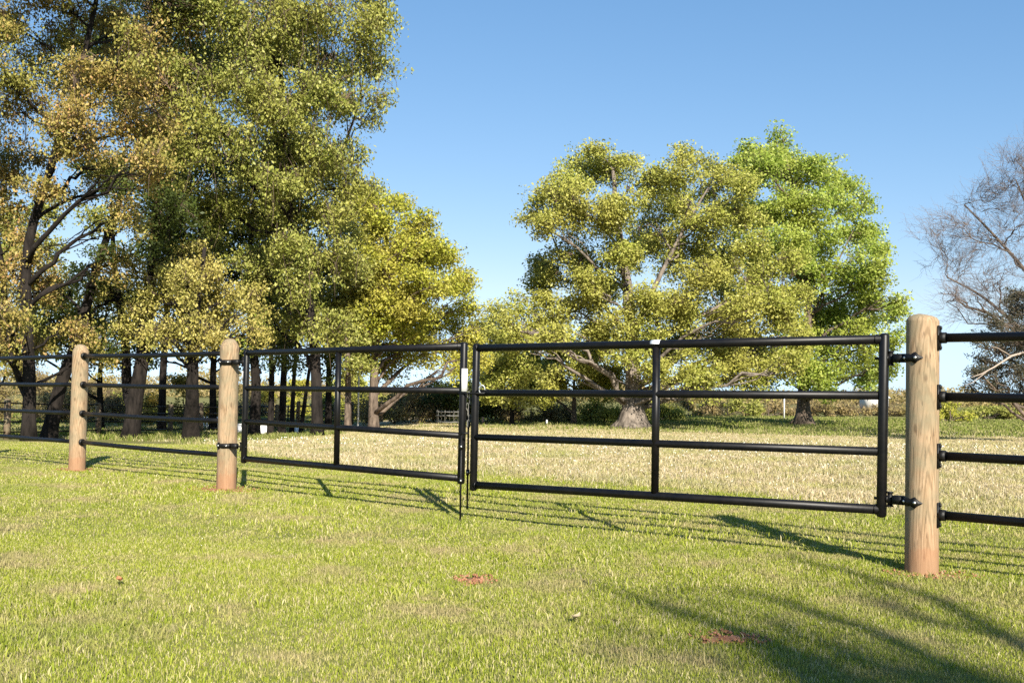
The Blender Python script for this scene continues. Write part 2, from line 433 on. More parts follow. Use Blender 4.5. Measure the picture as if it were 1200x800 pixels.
# fallen leaves
for (px, py, lab) in ((140, 688, 'single reddish dead leaf lying on the lawn at left'), (675, 733, 'pale curled leaf lying on the lawn right of the pinkish clay patch')):
    c = G(px, py); mb = MB(); r = RS(px)
    xs = np.linspace(-1, 1, 7); v = []
    for a_ in xs:
        w_ = .5 * (1 - a_ * a_) + .04
        for b_ in (-1, 0, 1): v.append([a_ * .035, b_ * w_ * .032, .012 * a_ * a_ + .010 * abs(b_) + .004 * r.rand()])
    ang = r.rand() * 3; v = np.array(v); ca, sa = math.cos(ang), math.sin(ang)
    v = np.stack([v[:, 0] * ca - v[:, 1] * sa, v[:, 0] * sa + v[:, 1] * ca, v[:, 2] + .035], -1) + c
    mb.add(v, [[i_ * 3 + j_, i_ * 3 + j_ + 1, i_ * 3 + j_ + 4, i_ * 3 + j_ + 3] for i_ in range(6) for j_ in range(2)])
    o = mb.build('dead_leaf', simple('dead_leaf', (.42, .16, .07) if px == 140 else (.36, .29, .18), .8), origin=c); tag(o, lab, 'leaf')

# ------------------------------------------------------------------ near fence and gates
RAILH = [1.44, 1.08, .72, .36]
HP = 1.60
d1 = FP[0] - FP[1]; P_left = FP[0] + d1 * 1.0; P_left[2] = float(terr(P_left[0], P_left[1]))
d2 = FP[2] - FP[1]; d2 = d2 / np.linalg.norm(d2); P_right = FP[2] + d2 * 3.3; P_right[2] = float(terr(P_right[0], P_right[1]))

def post_mesh(base, h, r0, kind, parent, seed, origin):
    r = RS(seed); n = 32
    if kind == 'dome': prof = [(0, 1.0), (h * .3, .99), (h * .7, .985), (h - .05, .975), (h - .038, .955), (h - .02, .82), (h - .008, .55), (h - .001, .25)]
    else: prof = [(0, 1.02), (h * .4, 1.0), (h - .12, .97), (h - .085, .955), (h - .03, .66), (h - .012, .48), (h - .004, .25)]
    prof = [(-.08, 1.0)] + prof
    v = []; ph = r.rand() * 6
    for z, f in prof:
        for a_ in range(n):
            t = a_ * 2 * math.pi / n
            if kind != 'dome':
                oc = 1 - .035 * (1 - abs(math.cos(4 * t + ph)))
            else: oc = 1
            rr = r0 * f * oc * (1 + .012 * math.sin(2 * t + ph + z * .8) + .006 * math.sin(5 * t + z * 3))
            v.append([rr * math.cos(t), rr * math.sin(t), z + (.004 * math.sin(t + ph) if z > h - .2 else 0)])
    v.append([0, 0, h]); m_ = len(prof)
    q = [[j * n + a_, j * n + (a_ + 1) % n, (j + 1) * n + (a_ + 1) % n, (j + 1) * n + a_] for j in range(m_ - 1) for a_ in range(n)]
    t3 = [[(m_ - 1) * n + a_, (m_ - 1) * n + (a_ + 1) % n, m_ * n] for a_ in range(n)]
    mb = MB(); mb.add(v, q, t3)
    o = mb.build('post', M['post'], parent, smooth=True); o.location = [float(a_) for a_ in (base - origin)]
    return o
LEAN = np.array([.012, 0, 0])

def collar(mb_, c, d, r, l=.012):
    mb_.tube([c, c + d * l], r, 16)

# --- left fence
org = FP[0]
lf = thing('pipe_fence', org, 'black four-rail pipe fence on two peaked wooden posts left of the gates', 'fence', 'pipe fence beside the gates')
for k, (bp_, sd) in enumerate(((P_left, 3), (FP[0], 4), (FP[1], 5))):
    po = post_mesh(bp_, HP - (.01 if k == 1 else 0), .102, 'peak', lf, sd, org); po.rotation_euler = (0, rad(.5), rad(40 * k))
    if k == 1: po['label'] = 'second wooden post, further from the gate'
    if k == 2: po['label'] = 'peaked wooden post that carries the left gate'
for A, B in ((P_left, FP[0]), (FP[0], FP[1])):
    dd = (B - A) / np.linalg.norm(B - A)
    for h in RAILH:
        a_ = A + [0, 0, h] + dd * .06; b_ = B + [0, 0, h] - dd * .06
        mb = MB(); t = np.linspace(0, 1, 9); pts = a_ + (b_ - a_) * t[:, None]; pts[:, 2] -= .008 * np.sin(math.pi * t)
        mb.tube(pts, .0265, 14)
        mb.v = [x - org for x in mb.v]; ro = mb.build('rail', M['black'], lf, smooth=True)
        mb = MB()
        collar(mb, A + [0, 0, h] + dd * .100, dd, .042, .022); collar(mb, B + [0, 0, h] - dd * .104, -dd, .036, .014)
        mb.v = [x - org for x in mb.v]; mb.build('rail_socket', M['iron'], ro)
# --- right fence
org = FP[2]
rf = thing('pipe_fence', org, 'black four-rail pipe fence running out of the right edge from the big round post', 'fence', 'pipe fence beside the gates')
po = post_mesh(FP[2], 1.60, .099, 'dome', rf, 8, org); po['label'] = 'thick round wooden post with a domed top carrying the right gate'
post_mesh(P_right, 1.6, .1, 'dome', rf, 9, org)
for h in RAILH:
    h += .01
    mb = MB(); a_ = FP[2] + [0, 0, h] + d2 * .095; b_ = P_right + [0, 0, h] - d2 * .08
    mb.tube([a_, (a_ + b_) / 2 - [0, 0, .004], b_], .0275, 16)
    mb.v = [x - org for x in mb.v]; ro = mb.build('rail', M['black'], rf, smooth=True)
    mb = MB(); side = np.cross(d2, [0, 0, 1]); ax = np.array([d2, side, [0, 0, 1]])
    c = FP[2] + [0, 0, h] + d2 * .099
    mb.box(c, .008, .06, .15, ax); mb.tube([c, c + d2 * .04], .034, 16)
    for s_ in (-1, 1): mb.tube([c + [0, 0, s_ * .06] + d2 * .002, c + [0, 0, s_ * .06] + d2 * .014], .011, 6)
    mb.v = [x - org for x in mb.v]; mb.build('rail_bracket', M['iron'], ro)

# --- gates
def gate(A, B, zA, zB, hinge_post, hinge_h, label, group, hinge_at_A, mid_px):
    A = A.copy(); B = B.copy()
    A[2] = 0; B[2] = 0
    org = np.array([A[0], A[1], 0.0]) if hinge_at_A else np.array([B[0], B[1], 0.0])
    org[2] = float(terr(org[0], org[1]))
    g = thing('tube_gate', org, label, 'gate', group)
    dd = B - A; L = np.linalg.norm(dd); dd /= L
    up = np.array([0, 0, 1.0]); R = .0305
    def hgt(t, k): return zA[k] * (1 - t) + zB[k] * t
    def pt(t, h): return A + dd * L * t + up * h
    lean = dd * .012
    mb = MB()
    # outer frame
    for t in (0, 1):
        mb.pill(pt(t, hgt(t, 3) - .032), pt(t, hgt(t, 0) + .022) + lean, R + .001, 18)
    for k in (0, 3):
        mb.tube([pt(0, hgt(0, k)), pt(.5, hgt(.5, k)), pt(1, hgt(1, k))], R, 18)
    # weld beads
    for t in (0, 1):
        for k in (0, 3):
            s_ = 1 if t == 0 else -1
            mb.tube([pt(t, hgt(t, k)) + dd * s_ * .031, pt(t, hgt(t, k)) + dd * s_ * .037], R + .004, 18)
    mb.v = [x - org for x in mb.v]; mb.build('frame', M['black'], g, smooth=True)
    for k in (1, 2):
        mb = MB(); mb.tube([pt(0, hgt(0, k)) + dd * .02, pt(1, hgt(1, k)) - dd * .02], R - .003, 16)
        mb.v = [x - org for x in mb.v]; mb.build('rail', M['black'], g, smooth=True)
    r_ = ray(mid_px, 480); 
    # where the view ray crosses the gate plane (plan)
    Mx = np.array([[dd[0], -r_[0]], [dd[1], -r_[1]]]); s_ = np.linalg.solve(Mx, -A[:2]); tm = s_[0] / L
    mb = MB(); mb.tube([pt(tm, hgt(tm, 3)) + up * .02, pt(tm, hgt(tm, 0)) - up * .02], R - .002, 16)
    mb.v = [x - org for x in mb.v]; mb.build('upright', M['black'], g, smooth=True)
    return g, org, A, B, dd, L, tm, pt, hgt
def plan(px, d):
    p = P(px, 480, d); return np.array([p[0], p[1], 0.0])
GA, GB = plan(287, 10.20), plan(541.5, 8.22)
GC, GD = plan(556, 8.14), plan(1033.5, 6.22)
z0 = [1.435, 1.075, .715, .35]
gl = gate(GA, GB, [1.43, 1.065, .72, .335], [1.445, 1.075, .70, .345], FP[1], None, 'left black tube gate hung on the peaked post, white sticker on its latch upright', 'pair of black tube gates', True, 395.5)
gr = gate(GC, GD, [1.43, 1.06, .695, .30], [1.445, 1.09, .735, .37], FP[2], None, 'right black tube gate hung on the round post, white sticker above its middle upright', 'pair of black tube gates', False, 768.5)

def hinge(g, org, stile, postc, h, pr, wrap):
    "strap on the post, eye bolt and clevis on the gate upright"
    up = np.array([0, 0, 1.0])
    s = np.array([stile[0], stile[1], 0]); p = np.array([postc[0], postc[1], 0])
    d = (p - s); dist = np.linalg.norm(d); d /= dist
    side = np.cross(up, d)
    if side[1] > 0: side = -side        # towards the viewer's side of the post
    z = up * h
    hb = MB()
    # eye-bolt through gate upright
    hb.tube([s - d * .045 + z, s + d * .05 + z], .009, 10)
    hb.tube([s + d * .03 + z, s + d * .042 + z], .022, 8)
    hb.tube([s + d * .052 + z - up * .038, s + d * .052 + z + up * .038], .016, 12)
    hb.tube([s + d * .052 + z - up * .047, s + d * .052 + z - up * .038], .022, 12)
    hb.tube([s + d * .052 + z + up * .038, s + d * .052 + z + up * .047], .022, 12)
    face = p + side * 0
    start = s + d * .07 + z
    ax = np.array([d, side, up])
    gap = dist - pr
    # clevis box bridging to the post face
    hb.tube([s + d * .06 + z, s + d * (gap * .62) + z], .010, 10)
    hb.box(s + d * (gap * .5 + gap * .28) + side * .012 + z, gap * .5, .045, .055, ax)
    hb.v = [x - org for x in hb.v]; ho = hb.build('hinge', M['iron'], g, smooth=False)
    # strap wrapping round the post surface
    a0 = math.atan2(-d[1], -d[0]); sgn = 1.0
    # rotate from the gate-facing point towards the viewer
    test = np.array([math.cos(a0 + .5), math.sin(a0 + .5)]) ; t2 = np.array([math.cos(a0 - .5), math.sin(a0 - .5)])
    sgn = 1 if np.dot(test, side[:2]) > np.dot(t2, side[:2]) else -1
    angs = np.linspace(-.35, wrap, 16)
    sb = MB(); v = []
    for i_, a_ in enumerate(angs):
        t_ = i_ / 15
        hh = .024
        if t_ > .62: hh = .018 + .012 * math.exp(-((t_ - .78) / .06) ** 2) * 1.6
        if t_ > .85: hh = .020 * (1 - (t_ - .85) / .15) + .001
        for rr in (pr - .002, pr + .009):
            for zz in (-hh, hh):
                v.append([p[0] + rr * math.cos(a0 + sgn * a_), p[1] + rr * math.sin(a0 + sgn * a_), h + zz])
    q = []
    for i_ in range(15):
        b_ = i_ * 4; n_ = b_ + 4
        q += [[b_ + 2, b_ + 3, n_ + 3, n_ + 2], [b_ + 1, b_, n_, n_ + 1], [b_, b_ + 2, n_ + 2, n_], [b_ + 3, b_ + 1, n_ + 1, n_ + 3]]
    sb.add(v, q); sb.v = [x - org for x in sb.v]; sb.build('strap', M['iron'], ho)
    for f_ in (.42, .8):
        a_ = angs[0] + (angs[-1] - angs[0]) * f_
        n3 = np.array([math.cos(a0 + sgn * a_), math.sin(a0 + sgn * a_), 0])
        bb = MB(); c = p + n3 * (pr + .009) + z
        bb.tube([c, c + n3 * .004, c + n3 * .009], [.011, .010, .005], 8)
        bb.v = [x - org for x in bb.v]; bb.build('bolt', M['zinc'], ho, smooth=True)
# left post's hinges face right (towards its gate), seen wrapping the front of the post
for h, sp in ((1.335, 1), (.455, 1)):
    hinge(gl[0], gl[1], gl[2], FP[1], h, .1015, 1.95)
for h in (1.325, .44):
    hinge(gr[0], gr[1], gr[3], FP[2], h, .0985, 1.88)

def add_part(g, name, mb_, mat, smooth=False):
    mb_.v = [x - g[1] for x in mb_.v]; return mb_.build(name, mat, g[0], smooth)
toward = lambda p: (lambda q: q / np.linalg.norm(q))(np.array([-p[0], -p[1], 0]))
# stickers: curved sheets hugging the tubes
def sticker(g, axis_pt, axis_dir, length, r, half_ang, face, name='sticker'):
    ax_ = axis_dir / np.linalg.norm(axis_dir); f = face - ax_ * np.dot(face, ax_); f /= np.linalg.norm(f); s_ = np.cross(ax_, f)
    mb = MB(); v = []; n = 9
    for u_ in (-.5, .5):
        for a_ in np.linspace(-half_ang, half_ang, n):
            for rr in (r + .0015, r + .0025): v.append(axis_pt + ax_ * length * u_ + (f * math.cos(a_) + s_ * math.sin(a_)) * rr)
    q = []
    for i_ in range(n - 1):
        a0, a1 = i_ * 2, i_ * 2 + 2; b0_, b1_ = a0 + 2 * n, a1 + 2 * n
        q += [[a0 + 1, a1 + 1, b1_ + 1, b0_ + 1], [a0, b0_, b1_, a1], [a0, a1, a1 + 1, a0 + 1], [b0_, b0_ + 1, b1_ + 1, b1_]]
    mb.add(v, q); return add_part(g, name, mb, M['white'], True)
s1 = sticker(gl, gl[7](1, 1.165) + gl[4] * .012, np.array([0, 0, 1.0]), .19, .034, .78, toward(gl[3]) + np.array([.35, 0, 0]))
c = gl[7](1, 1.165); f = toward(gl[3]); 
s3 = sticker(gr, gr[7](gr[6], gr[8](gr[6], 0)), gr[4], .075, .0305, .75, toward(gr[2]) + np.array([0, 0, .8]))
s4 = sticker(gl, gl[7](0, 1.19), np.array([0, 0, 1.0]), .10, .0365, .8, -gl[4] + np.array([0, -.5, 0]))
# drop rods
for (px, d, zt, g) in ((541.6, 8.16, .72, gl), (549.5, 8.30, .95, gr)):
    p = plan(px, d); z = float(terr(p[0], p[1])); mb = MB(); b_ = np.array([p[0], p[1] - .045, z])
    bot = -.03 if g is gl else .09
    mb.tube([b_ + [0, 0, bot], b_ + [0, 0, zt]], .0085, 10)
    mb.tube([b_ + [0, 0, zt - .01], b_ + [.0, -.01, zt + .012], b_ + [.06, -.02, zt + .012]], .0085, 8)
    rod = add_part(g, 'drop_rod', mb, M['iron'], True)
    mb = MB()
    tgt = g[3] if g is gl else g[2]
    for zz in ((.34, .62) if g is gl else (.40, .80)):
        mb.tube([b_ + [0, 0, zz - .025], b_ + [0, 0, zz + .025]], .015, 12)
        mb.tube([b_ + [0, 0, zz], np.array([tgt[0], tgt[1], b_[2] + zz])], .008, 8)
    mb.v = [x - g[1] for x in mb.v]; mb.build('rod_guide', M['iron'], rod, True)
    bb = MB()
    for zz in ((.34, .62) if g is gl else (.40,)):
        bb.tube([b_ + [0, -.014, zz], b_ + [0, -.024, zz]], [.010, .007], 8)
    bb.v = [x - g[1] for x in bb.v]; bb.build('bolt', M['zinc'], rod, True)
# latch bar and ring + chain
lp = gl[7](1, 1.055); rp = gr[7](0, 1.055)
mb = MB(); dd_ = (rp - lp); 
mb.tube([lp - dd_ * .3 + [0, -.036, 0], rp + dd_ * .8 + [0, -.036, 0.002]], .007, 8)
add_part(gr, 'latch_bar', mb, M['iron'], True)
mb = MB(); c = rp + gr[4] * .075 + np.array([0, -.02, .035]); th = np.linspace(0, 2 * math.pi, 20)
mb.tube(np.stack([c[0] + .024 * np.cos(th), c[1] + 0 * th, c[2] + .034 * np.sin(th)], -1), .005, 8, caps=False)
mb.tube([c + [.02, 0, -.02], c + [.07, .0, -.045], c + [.12, .01, -.05]], .004, 8)
add_part(gr, 'latch_ring', mb, M['galv'], True)
mb = MB(); r = RS(2)
for k in range(6):
    cc = np.array([(lp[0] + rp[0]) / 2 + .012 * math.sin(k * 2), lp[1] - .01, 1.04 - k * .048]); 
    a_ = 0 if k % 2 == 0 else 1.3
    mb.tube(np.stack([cc[0] + .010 * np.cos(th) * math.cos(a_), cc[1] + .010 * np.cos(th) * math.sin(a_), cc[2] + .03 * np.sin(th)], -1), .0038, 6, caps=False)
add_part(gl, 'chain', mb, M['dull'], True)

# ------------------------------------------------------------------ far fences
def far_fence(p0, dirv, n, spacing, h, rails, label, postr, matp, rr, first=None):
    base = np.array([p0[0], p0[1], float(terr(p0[0], p0[1]))])
    f = thing('wooden_fence', base, label, 'fence')
    r = RS(n); pts = []
    for k in range(n):
        p = np.array(p0) + np.array(dirv) * spacing * k; pts.append(np.array([p[0], p[1], float(terr(p[0], p[1]))]))
    for k, p in enumerate(pts):
        hh = h * (1 + .04 * r.randn()); mb = MB(); ln = r.randn(2) * .015
        mb.tube([p - base + [0, 0, -.05], p - base + [0, 0, hh * .5], p - base + [ln[0], ln[1], hh - .04], p - base + [ln[0], ln[1], hh]],
                [postr * 1.05, postr, postr * .95, postr * .6], 12)
        mb.build('post', matp, f, True)
    for z in rails:
        for k in range(n - 1):
            mb = MB(); a_ = pts[k] - base; b_ = pts[k + 1] - base
            mb.tube([a_ + [0, -postr * .6, z], (a_ + b_) / 2 + [0, -postr * .6, z - .012], b_ + [0, -postr * .6, z + .01 * r.randn()]], rr, 8); mb.build('rail', M['black'], f, True)
    return f
dv = np.array([2.1, 7.6]); dv /= np.linalg.norm(dv)
far_fence((-14.7 - dv[0] * 2, 28.7 - dv[1] * 2), dv, 19, 1.98, 1.2, (.22, .52, .80, 1.06), 'old dark rail fence with short wooden posts standing under the left trees', .095, M['post_old'], .022)
far_fence((-20, 52), (1, .1), 8, 1.6, 1.0, (.15, .4, .65, .9), 'thin low pipe fence standing beyond the old dark fence', .04, M['iron'], .018)

# ------------------------------------------------------------------ trees
def curve_pts(a, b, n, bow, r, wig=.04):
    t = np.linspace(0, 1, n)[:, None]; L = np.linalg.norm(b - a)
    c = (a + b) / 2 + np.array([0, 0, bow * L]) + r.randn(3) * L * .06
    p = (1 - t) ** 2 * a + 2 * t * (1 - t) * c + t ** 2 * b
    w = r.randn(n, 3) * L * wig; w[0] = 0; w[-1] = 0
    return p + w

def leafcloud(centers, n_per, spread, size, r, droop=0.0, flat=.6, outdir=None, asp=.48):
    n = len(centers) * n_per
    c = np.repeat(centers, n_per, 0)
    off = np.clip(r.randn(n, 3), -1.5, 1.5) * spread * np.array([1, 1, flat])
    c = c + off
    if droop: c[:, 2] -= np.abs(r.randn(n)) * droop
    L = size * (.45 + 1.0 * r.rand(n) ** 1.3)[:, None]
    nrm = r.randn(n, 3) + np.array([.15, -.45, .75]); nrm /= np.linalg.norm(nrm, axis=1)[:, None]
    ax = r.randn(n, 3) + np.array([0, 0, -2.2 if droop else -.3])
    ax -= nrm * np.sum(ax * nrm, 1)[:, None]; ax /= np.linalg.norm(ax, axis=1)[:, None]
    sd = np.cross(nrm, ax)
    w = L * asp
    v = np.empty((n, 4, 3))
    v[:, 0] = c - ax * L * .5; v[:, 1] = c + sd * w * .5 + ax * L * .05 + nrm * L * .06; v[:, 2] = c + ax * L * .5; v[:, 3] = c - sd * w * .5 + ax * L * .05 + nrm * L * .06
    q = np.arange(n)[:, None] * 4 + np.arange(4)[None]
    return v.reshape(-1, 3), q

TIPK, SIZK, SPRK = 4.4, .88, .90
def tree(name, label, base, waypts, blobs, D, trunk_r, bark, leafm, seed, tips=16, n_per=26, spread=.28, size=.16, droop=0.0,
         group=None, cat='tree', depth=.7, twigm=None, hang=0, flat=.6, forks=None, bare_twigs=0, flare=1.35, asp=.48, twig_r=.012, zig=.04):
    r = RS(seed); base = np.asarray(base, float)
    root = thing(name, base, label, cat, group)
    ppm = F / D                                     # picture px per metre at that distance, used once to size the boughs
    way = [base + [0, 0, -.1]] + [P(x, y, D) if len(w_) == 2 else P(x, y, D + w_[2]) for w_ in waypts for x, y in [w_[:2]]]
    way = np.array(way)
    # smooth trunk path
    seg = [0]; 
    for k in range(1, len(way)): seg.append(seg[-1] + np.linalg.norm(way[k] - way[k - 1]))
    seg = np.array(seg); s_ = np.linspace(0, seg[-1], 26)
    path = np.stack([np.interp(s_, seg, way[:, k]) for k in range(3)], -1)
    for _ in range(3): path[1:-1] = (path[:-2] + 2 * path[1:-1] + path[2:]) / 4
    path[2:, :2] += np.cumsum(r.randn(24, 2), 0) * .012 * trunk_r / .3
    u = s_ / seg[-1]; tr = trunk_r * (1 - .8 * u ** .9)
    tr = tr * (1 + (flare - 1) * np.exp(-s_ / (trunk_r * 1.6)))
    tb = MB(); n = 20
    tb.tube(path, tr, n, caps=True, squash=1 + .07 * np.sin(np.arange(n) * 2 * math.pi / n * 3 + np.linspace(0, 2, 26)[:, None])[..., None] + .05 * np.sin(np.arange(n) * 2 * math.pi / n * 7)[None, :, None])
    paths = [(path, tr)]
    if flare > 2:     # spreading roots
        for k in range(7):
            a_ = k * 2 * math.pi / 7 + r.rand() * .4; dr = np.array([math.cos(a_), math.sin(a_), 0])
            tb.tube([base + dr * trunk_r * .3 + [0, 0, trunk_r * 1.8], base + dr * trunk_r * 1.15 + [0, 0, trunk_r * .75], base + dr * trunk_r * (2.2 + .6 * r.rand()) + [0, 0, -.03]],
                    [trunk_r * .42, trunk_r * .38, trunk_r * .12], 10)
    for fk in (forks or []):
        w_ = np.array([path[fk[0]]] + [P(x, y, D + dz + (1.2 if leafm else 0)) for x, y, dz in fk[1]])
        sg = np.concatenate([[0], np.cumsum(np.linalg.norm(np.diff(w_, axis=0), axis=1))]); ss = np.linspace(0, sg[-1], 16)
        fp = np.stack([np.interp(ss, sg, w_[:, k]) for k in range(3)], -1)
        for _ in range(2): fp[1:-1] = (fp[:-2] + 2 * fp[1:-1] + fp[2:]) / 4
        fr = tr[fk[0]] * fk[2] * (.75 if leafm and trunk_r > .25 else 1) * (1 - .75 * ss / sg[-1]); tb.tube(fp, fr, 12); paths.append((fp, fr))
    allp = np.concatenate([p for p, _ in paths]); allr = np.concatenate([q for _, q in paths])
    bb = MB(); centers = []; hangc = []
    br = MB()
    for bl in blobs:
        x, y, rp = bl[:3]; rm = rp / ppm
        dz = bl[3] if len(bl) > 3 else (r.rand() * 2 - 1) * depth * 3.0
        c = P(x, y, D + dz); rm = rm * (D + dz) / D
        # attach point
        dxy = np.linalg.norm(allp[:, :2] - c[:2], axis=1); want = c[2] - .55 * dxy
        sc = np.abs(allp[:, 2] - want) + .25 * dxy; sc[:2] += 50
        k = int(np.argmin(sc)); a_ = allp[k]
        L = np.linalg.norm(c - a_)
        lp_ = curve_pts(a_, c, 9, .10, r, .025); lr = min(allr[k] * .6, .02 + .015 * L) * np.linspace(1, .28, 9)
        bb.tube(lp_, lr, 8)
        nodes = [lp_[4:]]
        nsec = 6
        for _ in range(nsec):
            q_ = r.randn(3); q_ /= np.linalg.norm(q_); q_[2] = q_[2] * .75 + .1
            e = c + q_ * rm * .72; st = lp_[r.randint(3, 9)]
            sp_ = curve_pts(st, e, 6, .06, r, .05); bb.tube(sp_, lr[-1] * np.linspace(.9, .3, 6) + .004, 5); nodes.append(sp_[1:])
        nodes = np.concatenate(nodes)
        nt_ = max(6, int(tips * (TIPK if leafm else 1.2) * (rm / 1.2) ** 2))
        d_ = r.randn(nt_, 3); d_ /= np.linalg.norm(d_, axis=1)[:, None]
        rad_ = r.rand(nt_) ** .42
        ns_ = 9 if leafm else 1
        so_ = r.randn(ns_, 3); so_ /= np.linalg.norm(so_, axis=1)[:, None]; so_ *= rm * (.4 + .45 * r.rand(ns_))[:, None]; so_[0] = 0
        sr_ = (.30 + .30 * r.rand(ns_)) if leafm else np.ones(1); wh = r.randint(0, ns_, nt_)
        tp = c + (so_[wh] if leafm else 0) + d_ * (rad_ * rm * sr_[wh] * (1 + .18 * r.randn(nt_)))[:, None] * np.array([1, 1, (.74 if leafm else .85)])
        if leafm:
            ex_ = r.rand(nt_) < .07; tp[ex_] = c + (tp[ex_] - c) * (1.12 + .25 * r.rand(ex_.sum()))[:, None]
            tp = tp[(wob(tp[:, 0] + tp[:, 1] * .5, tp[:, 2] * 1.3 + tp[:, 1], 2.1, seed) > -.42) | (r.rand(nt_) < .25)]
        for tpt in tp:
            kk = int(np.argmin(np.sum((nodes - tpt) ** 2, 1))); 
            if np.linalg.norm(nodes[kk] - tpt) > .05:
                br.tube(curve_pts(nodes[kk], tpt, 4, .05, r, zig), [twig_r, twig_r * .75, twig_r * .5, twig_r * .25], 3, caps=False)
        centers.append(tp)
        if bare_twigs:
            tips2 = tp
            for tpt in tips2:
                for _ in range(bare_twigs):
                    e = tpt + (tpt - a_) / L * (.25 + .5 * r.rand()) + r.randn(3) * .28
                    br.tube(curve_pts(tpt, e, 4, .05, r, .07), [twig_r * .5, twig_r * .4, twig_r * .3, twig_r * .18], 3, caps=False)
                    for _ in range(2):
                        st = tpt + (e - tpt) * r.rand(); e2 = e + r.randn(3) * .22
                        br.tube(np.array([st, (st + e2) / 2 + r.randn(3) * .03, e2]), [twig_r * .3, twig_r * .25, twig_r * .15], 3, caps=False)
        if hang:
            for _ in range(int(hang * rm * rm)):
                q_ = r.randn(3); q_ /= np.linalg.norm(q_); q_[1] = -abs(q_[1]); st = c + q_ * rm * (.4 + .5 * r.rand())
                l_ = .4 + .9 * r.rand(); e = st + np.array([r.randn() * .3, r.randn() * .3, -l_]); mid = (st + e) / 2 + r.randn(3) * .09 + [.1 * r.randn(), 0, .05]
                br.tube([st + [0, 0, .1], mid, e], [twig_r * .8, twig_r * .6, twig_r * .3], 3, caps=False)
    loc = lambda mb_: setattr(mb_, 'v', [x_ - base for x_ in mb_.v])
    loc(tb); to = tb.build('trunk', bark, root, True)
    loc(bb); bb.build('bough', bark, to, True)
    loc(br); br.build('twigs', twigm or M['twig'], root)
    if leafm is not None:
        centers = np.concatenate(centers)
        cb = MB(); cb.add(*leafcloud(centers, int(n_per * 1.35), spread * SPRK, size * SIZK, r, droop, flat, asp=asp * 1.15)); loc(cb)
        cb.build('crown', leafm, root)
    return root

LM = {}
LM['gold'] = leaf_mat('leaves_golden', [(0, (.15, .125, .03)), (.4, (.31, .24, .065)), (.8, (.44, .32, .11)), (1, (.47, .26, .13))], .24, (.27, .28, .06), .45, .8)
LM['olive'] = leaf_mat('leaves_olive', [(0, (.10, .125, .02)), (.5, (.225, .245, .045)), (1, (.42, .40, .13))], .24, (.31, .30, .07), .5, .6)
LM['pale'] = leaf_mat('leaves_pale', [(0, (.16, .16, .03)), (.5, (.36, .33, .08)), (1, (.54, .46, .16))], .24, (.40, .32, .09), .6, .6)
LM['yell'] = leaf_mat('leaves_yellow_green', [(0, (.16, .185, .015)), (.5, (.34, .36, .035)), (1, (.50, .47, .09))], .28, (.38, .32, .07), .5, .6)
LM['oak'] = leaf_mat('leaves_oak', [(0, (.15, .175, .025)), (.5, (.31, .33, .055)), (1, (.47, .45, .13))], .24, (.37, .33, .08), .3, .5)
LM['bright'] = leaf_mat('leaves_bright_green', [(0, (.14, .20, .025)), (.5, (.30, .40, .055)), (1, (.50, .54, .15))], .42, (.40, .42, .08), .4, .6)
LM['dark'] = leaf_mat('leaves_dark_shade', [(0, (.03, .045, .01)), (.6, (.06, .085, .018)), (1, (.13, .16, .035))], .35)  # dark green leaves, colour lowered further to paint deeper shade inside the grove
LM['cedar'] = leaf_mat('cedar_sprays', [(0, (.035, .042, .025)), (.5, (.065, .068, .045)), (1, (.13, .11, .08))], .2, (.10, .075, .055), .8, .6)
LM['brown'] = leaf_mat('thicket_brown', [(0, (.17, .12, .05)), (.5, (.32, .24, .10)), (1, (.48, .37, .20))], .3, (.24, .21, .06), .4, .7)
LM['goldbush'] = leaf_mat('leaves_gold_bush', [(0, (.16, .12, .02)), (.5, (.34, .25, .04)), (1, (.48, .34, .08))], .3)

# ---- left grove
tg = 'trees of the left grove'
b = ground(35, 27)
tree('tall_tree', 'golden-brown leafed tree filling the upper left corner, with a forked dark trunk', b,
     [(34, 440), (30, 380), (28, 290), (60, 190), (90, 90), (115, -10), (125, -120)],
     [(0, 30, 62), (75, 10, 58), (60, 85, 55), (135, 85, 45), (10, 125, 55), (85, 150, 50), (160, 140, 48), (25, 190, 45), (115, 195, 40), (175, 195, 40),
      (-10, 245, 42), (170, 60, 36), (-60, 60, 70), (-60, 180, 70), (60, -60, 80), (0, -120, 90), (120, -110, 80), (5, 310, 40), (35, 345, 30), (-40, 330, 50), (150, 250, 26), (10, 375, 34), (90, 160, 40, -1.2), (110, 90, 40, -1.2), (45, 215, 26, -1), (130, 310, 22, .5), (-10, 400, 26), (60, 335, 22, 1), (30, 280, 20, 1), (95, 385, 26, 1), (145, 215, 26, 1), (75, 225, 16, 1), (150, 300, 20, 1), (20, 430, 20, 1), (120, 415, 20, 2), (50, 405, 20, 2), (140, 40, 40, 1.5), (185, 110, 40, 2), (190, 40, 40, 2.5)],
     27, .18, M['barkshade'], LM['gold'], 101, tips=34, n_per=24, spread=.20, size=.105, droop=.08, group=tg, hang=2.5, depth=.9, twig_r=.011,
     forks=[(2, [(20, 440, 0), (8, 380, 0), (2, 300, .3), (-20, 200, .6)], .8)])
b = ground(57, 29)
tree('leaning_tree', 'dark tree whose trunk leans right behind the second fence post', b,
     [(68, 450), (92, 400), (108, 330), (135, 250), (170, 150)],
     [(60, 375, 30), (105, 370, 26), (125, 400, 20), (40, 395, 22), (150, 340, 24), (160, 250, 20), (85, 400, 18), (120, 300, 20), (140, 220, 22), (70, 340, 18), (165, 200, 24)],
     29, .21, M['barkshade'], LM['dark'], 102, tips=22, n_per=20, spread=.22, size=.11, group=tg)
b = ground(153, 30)
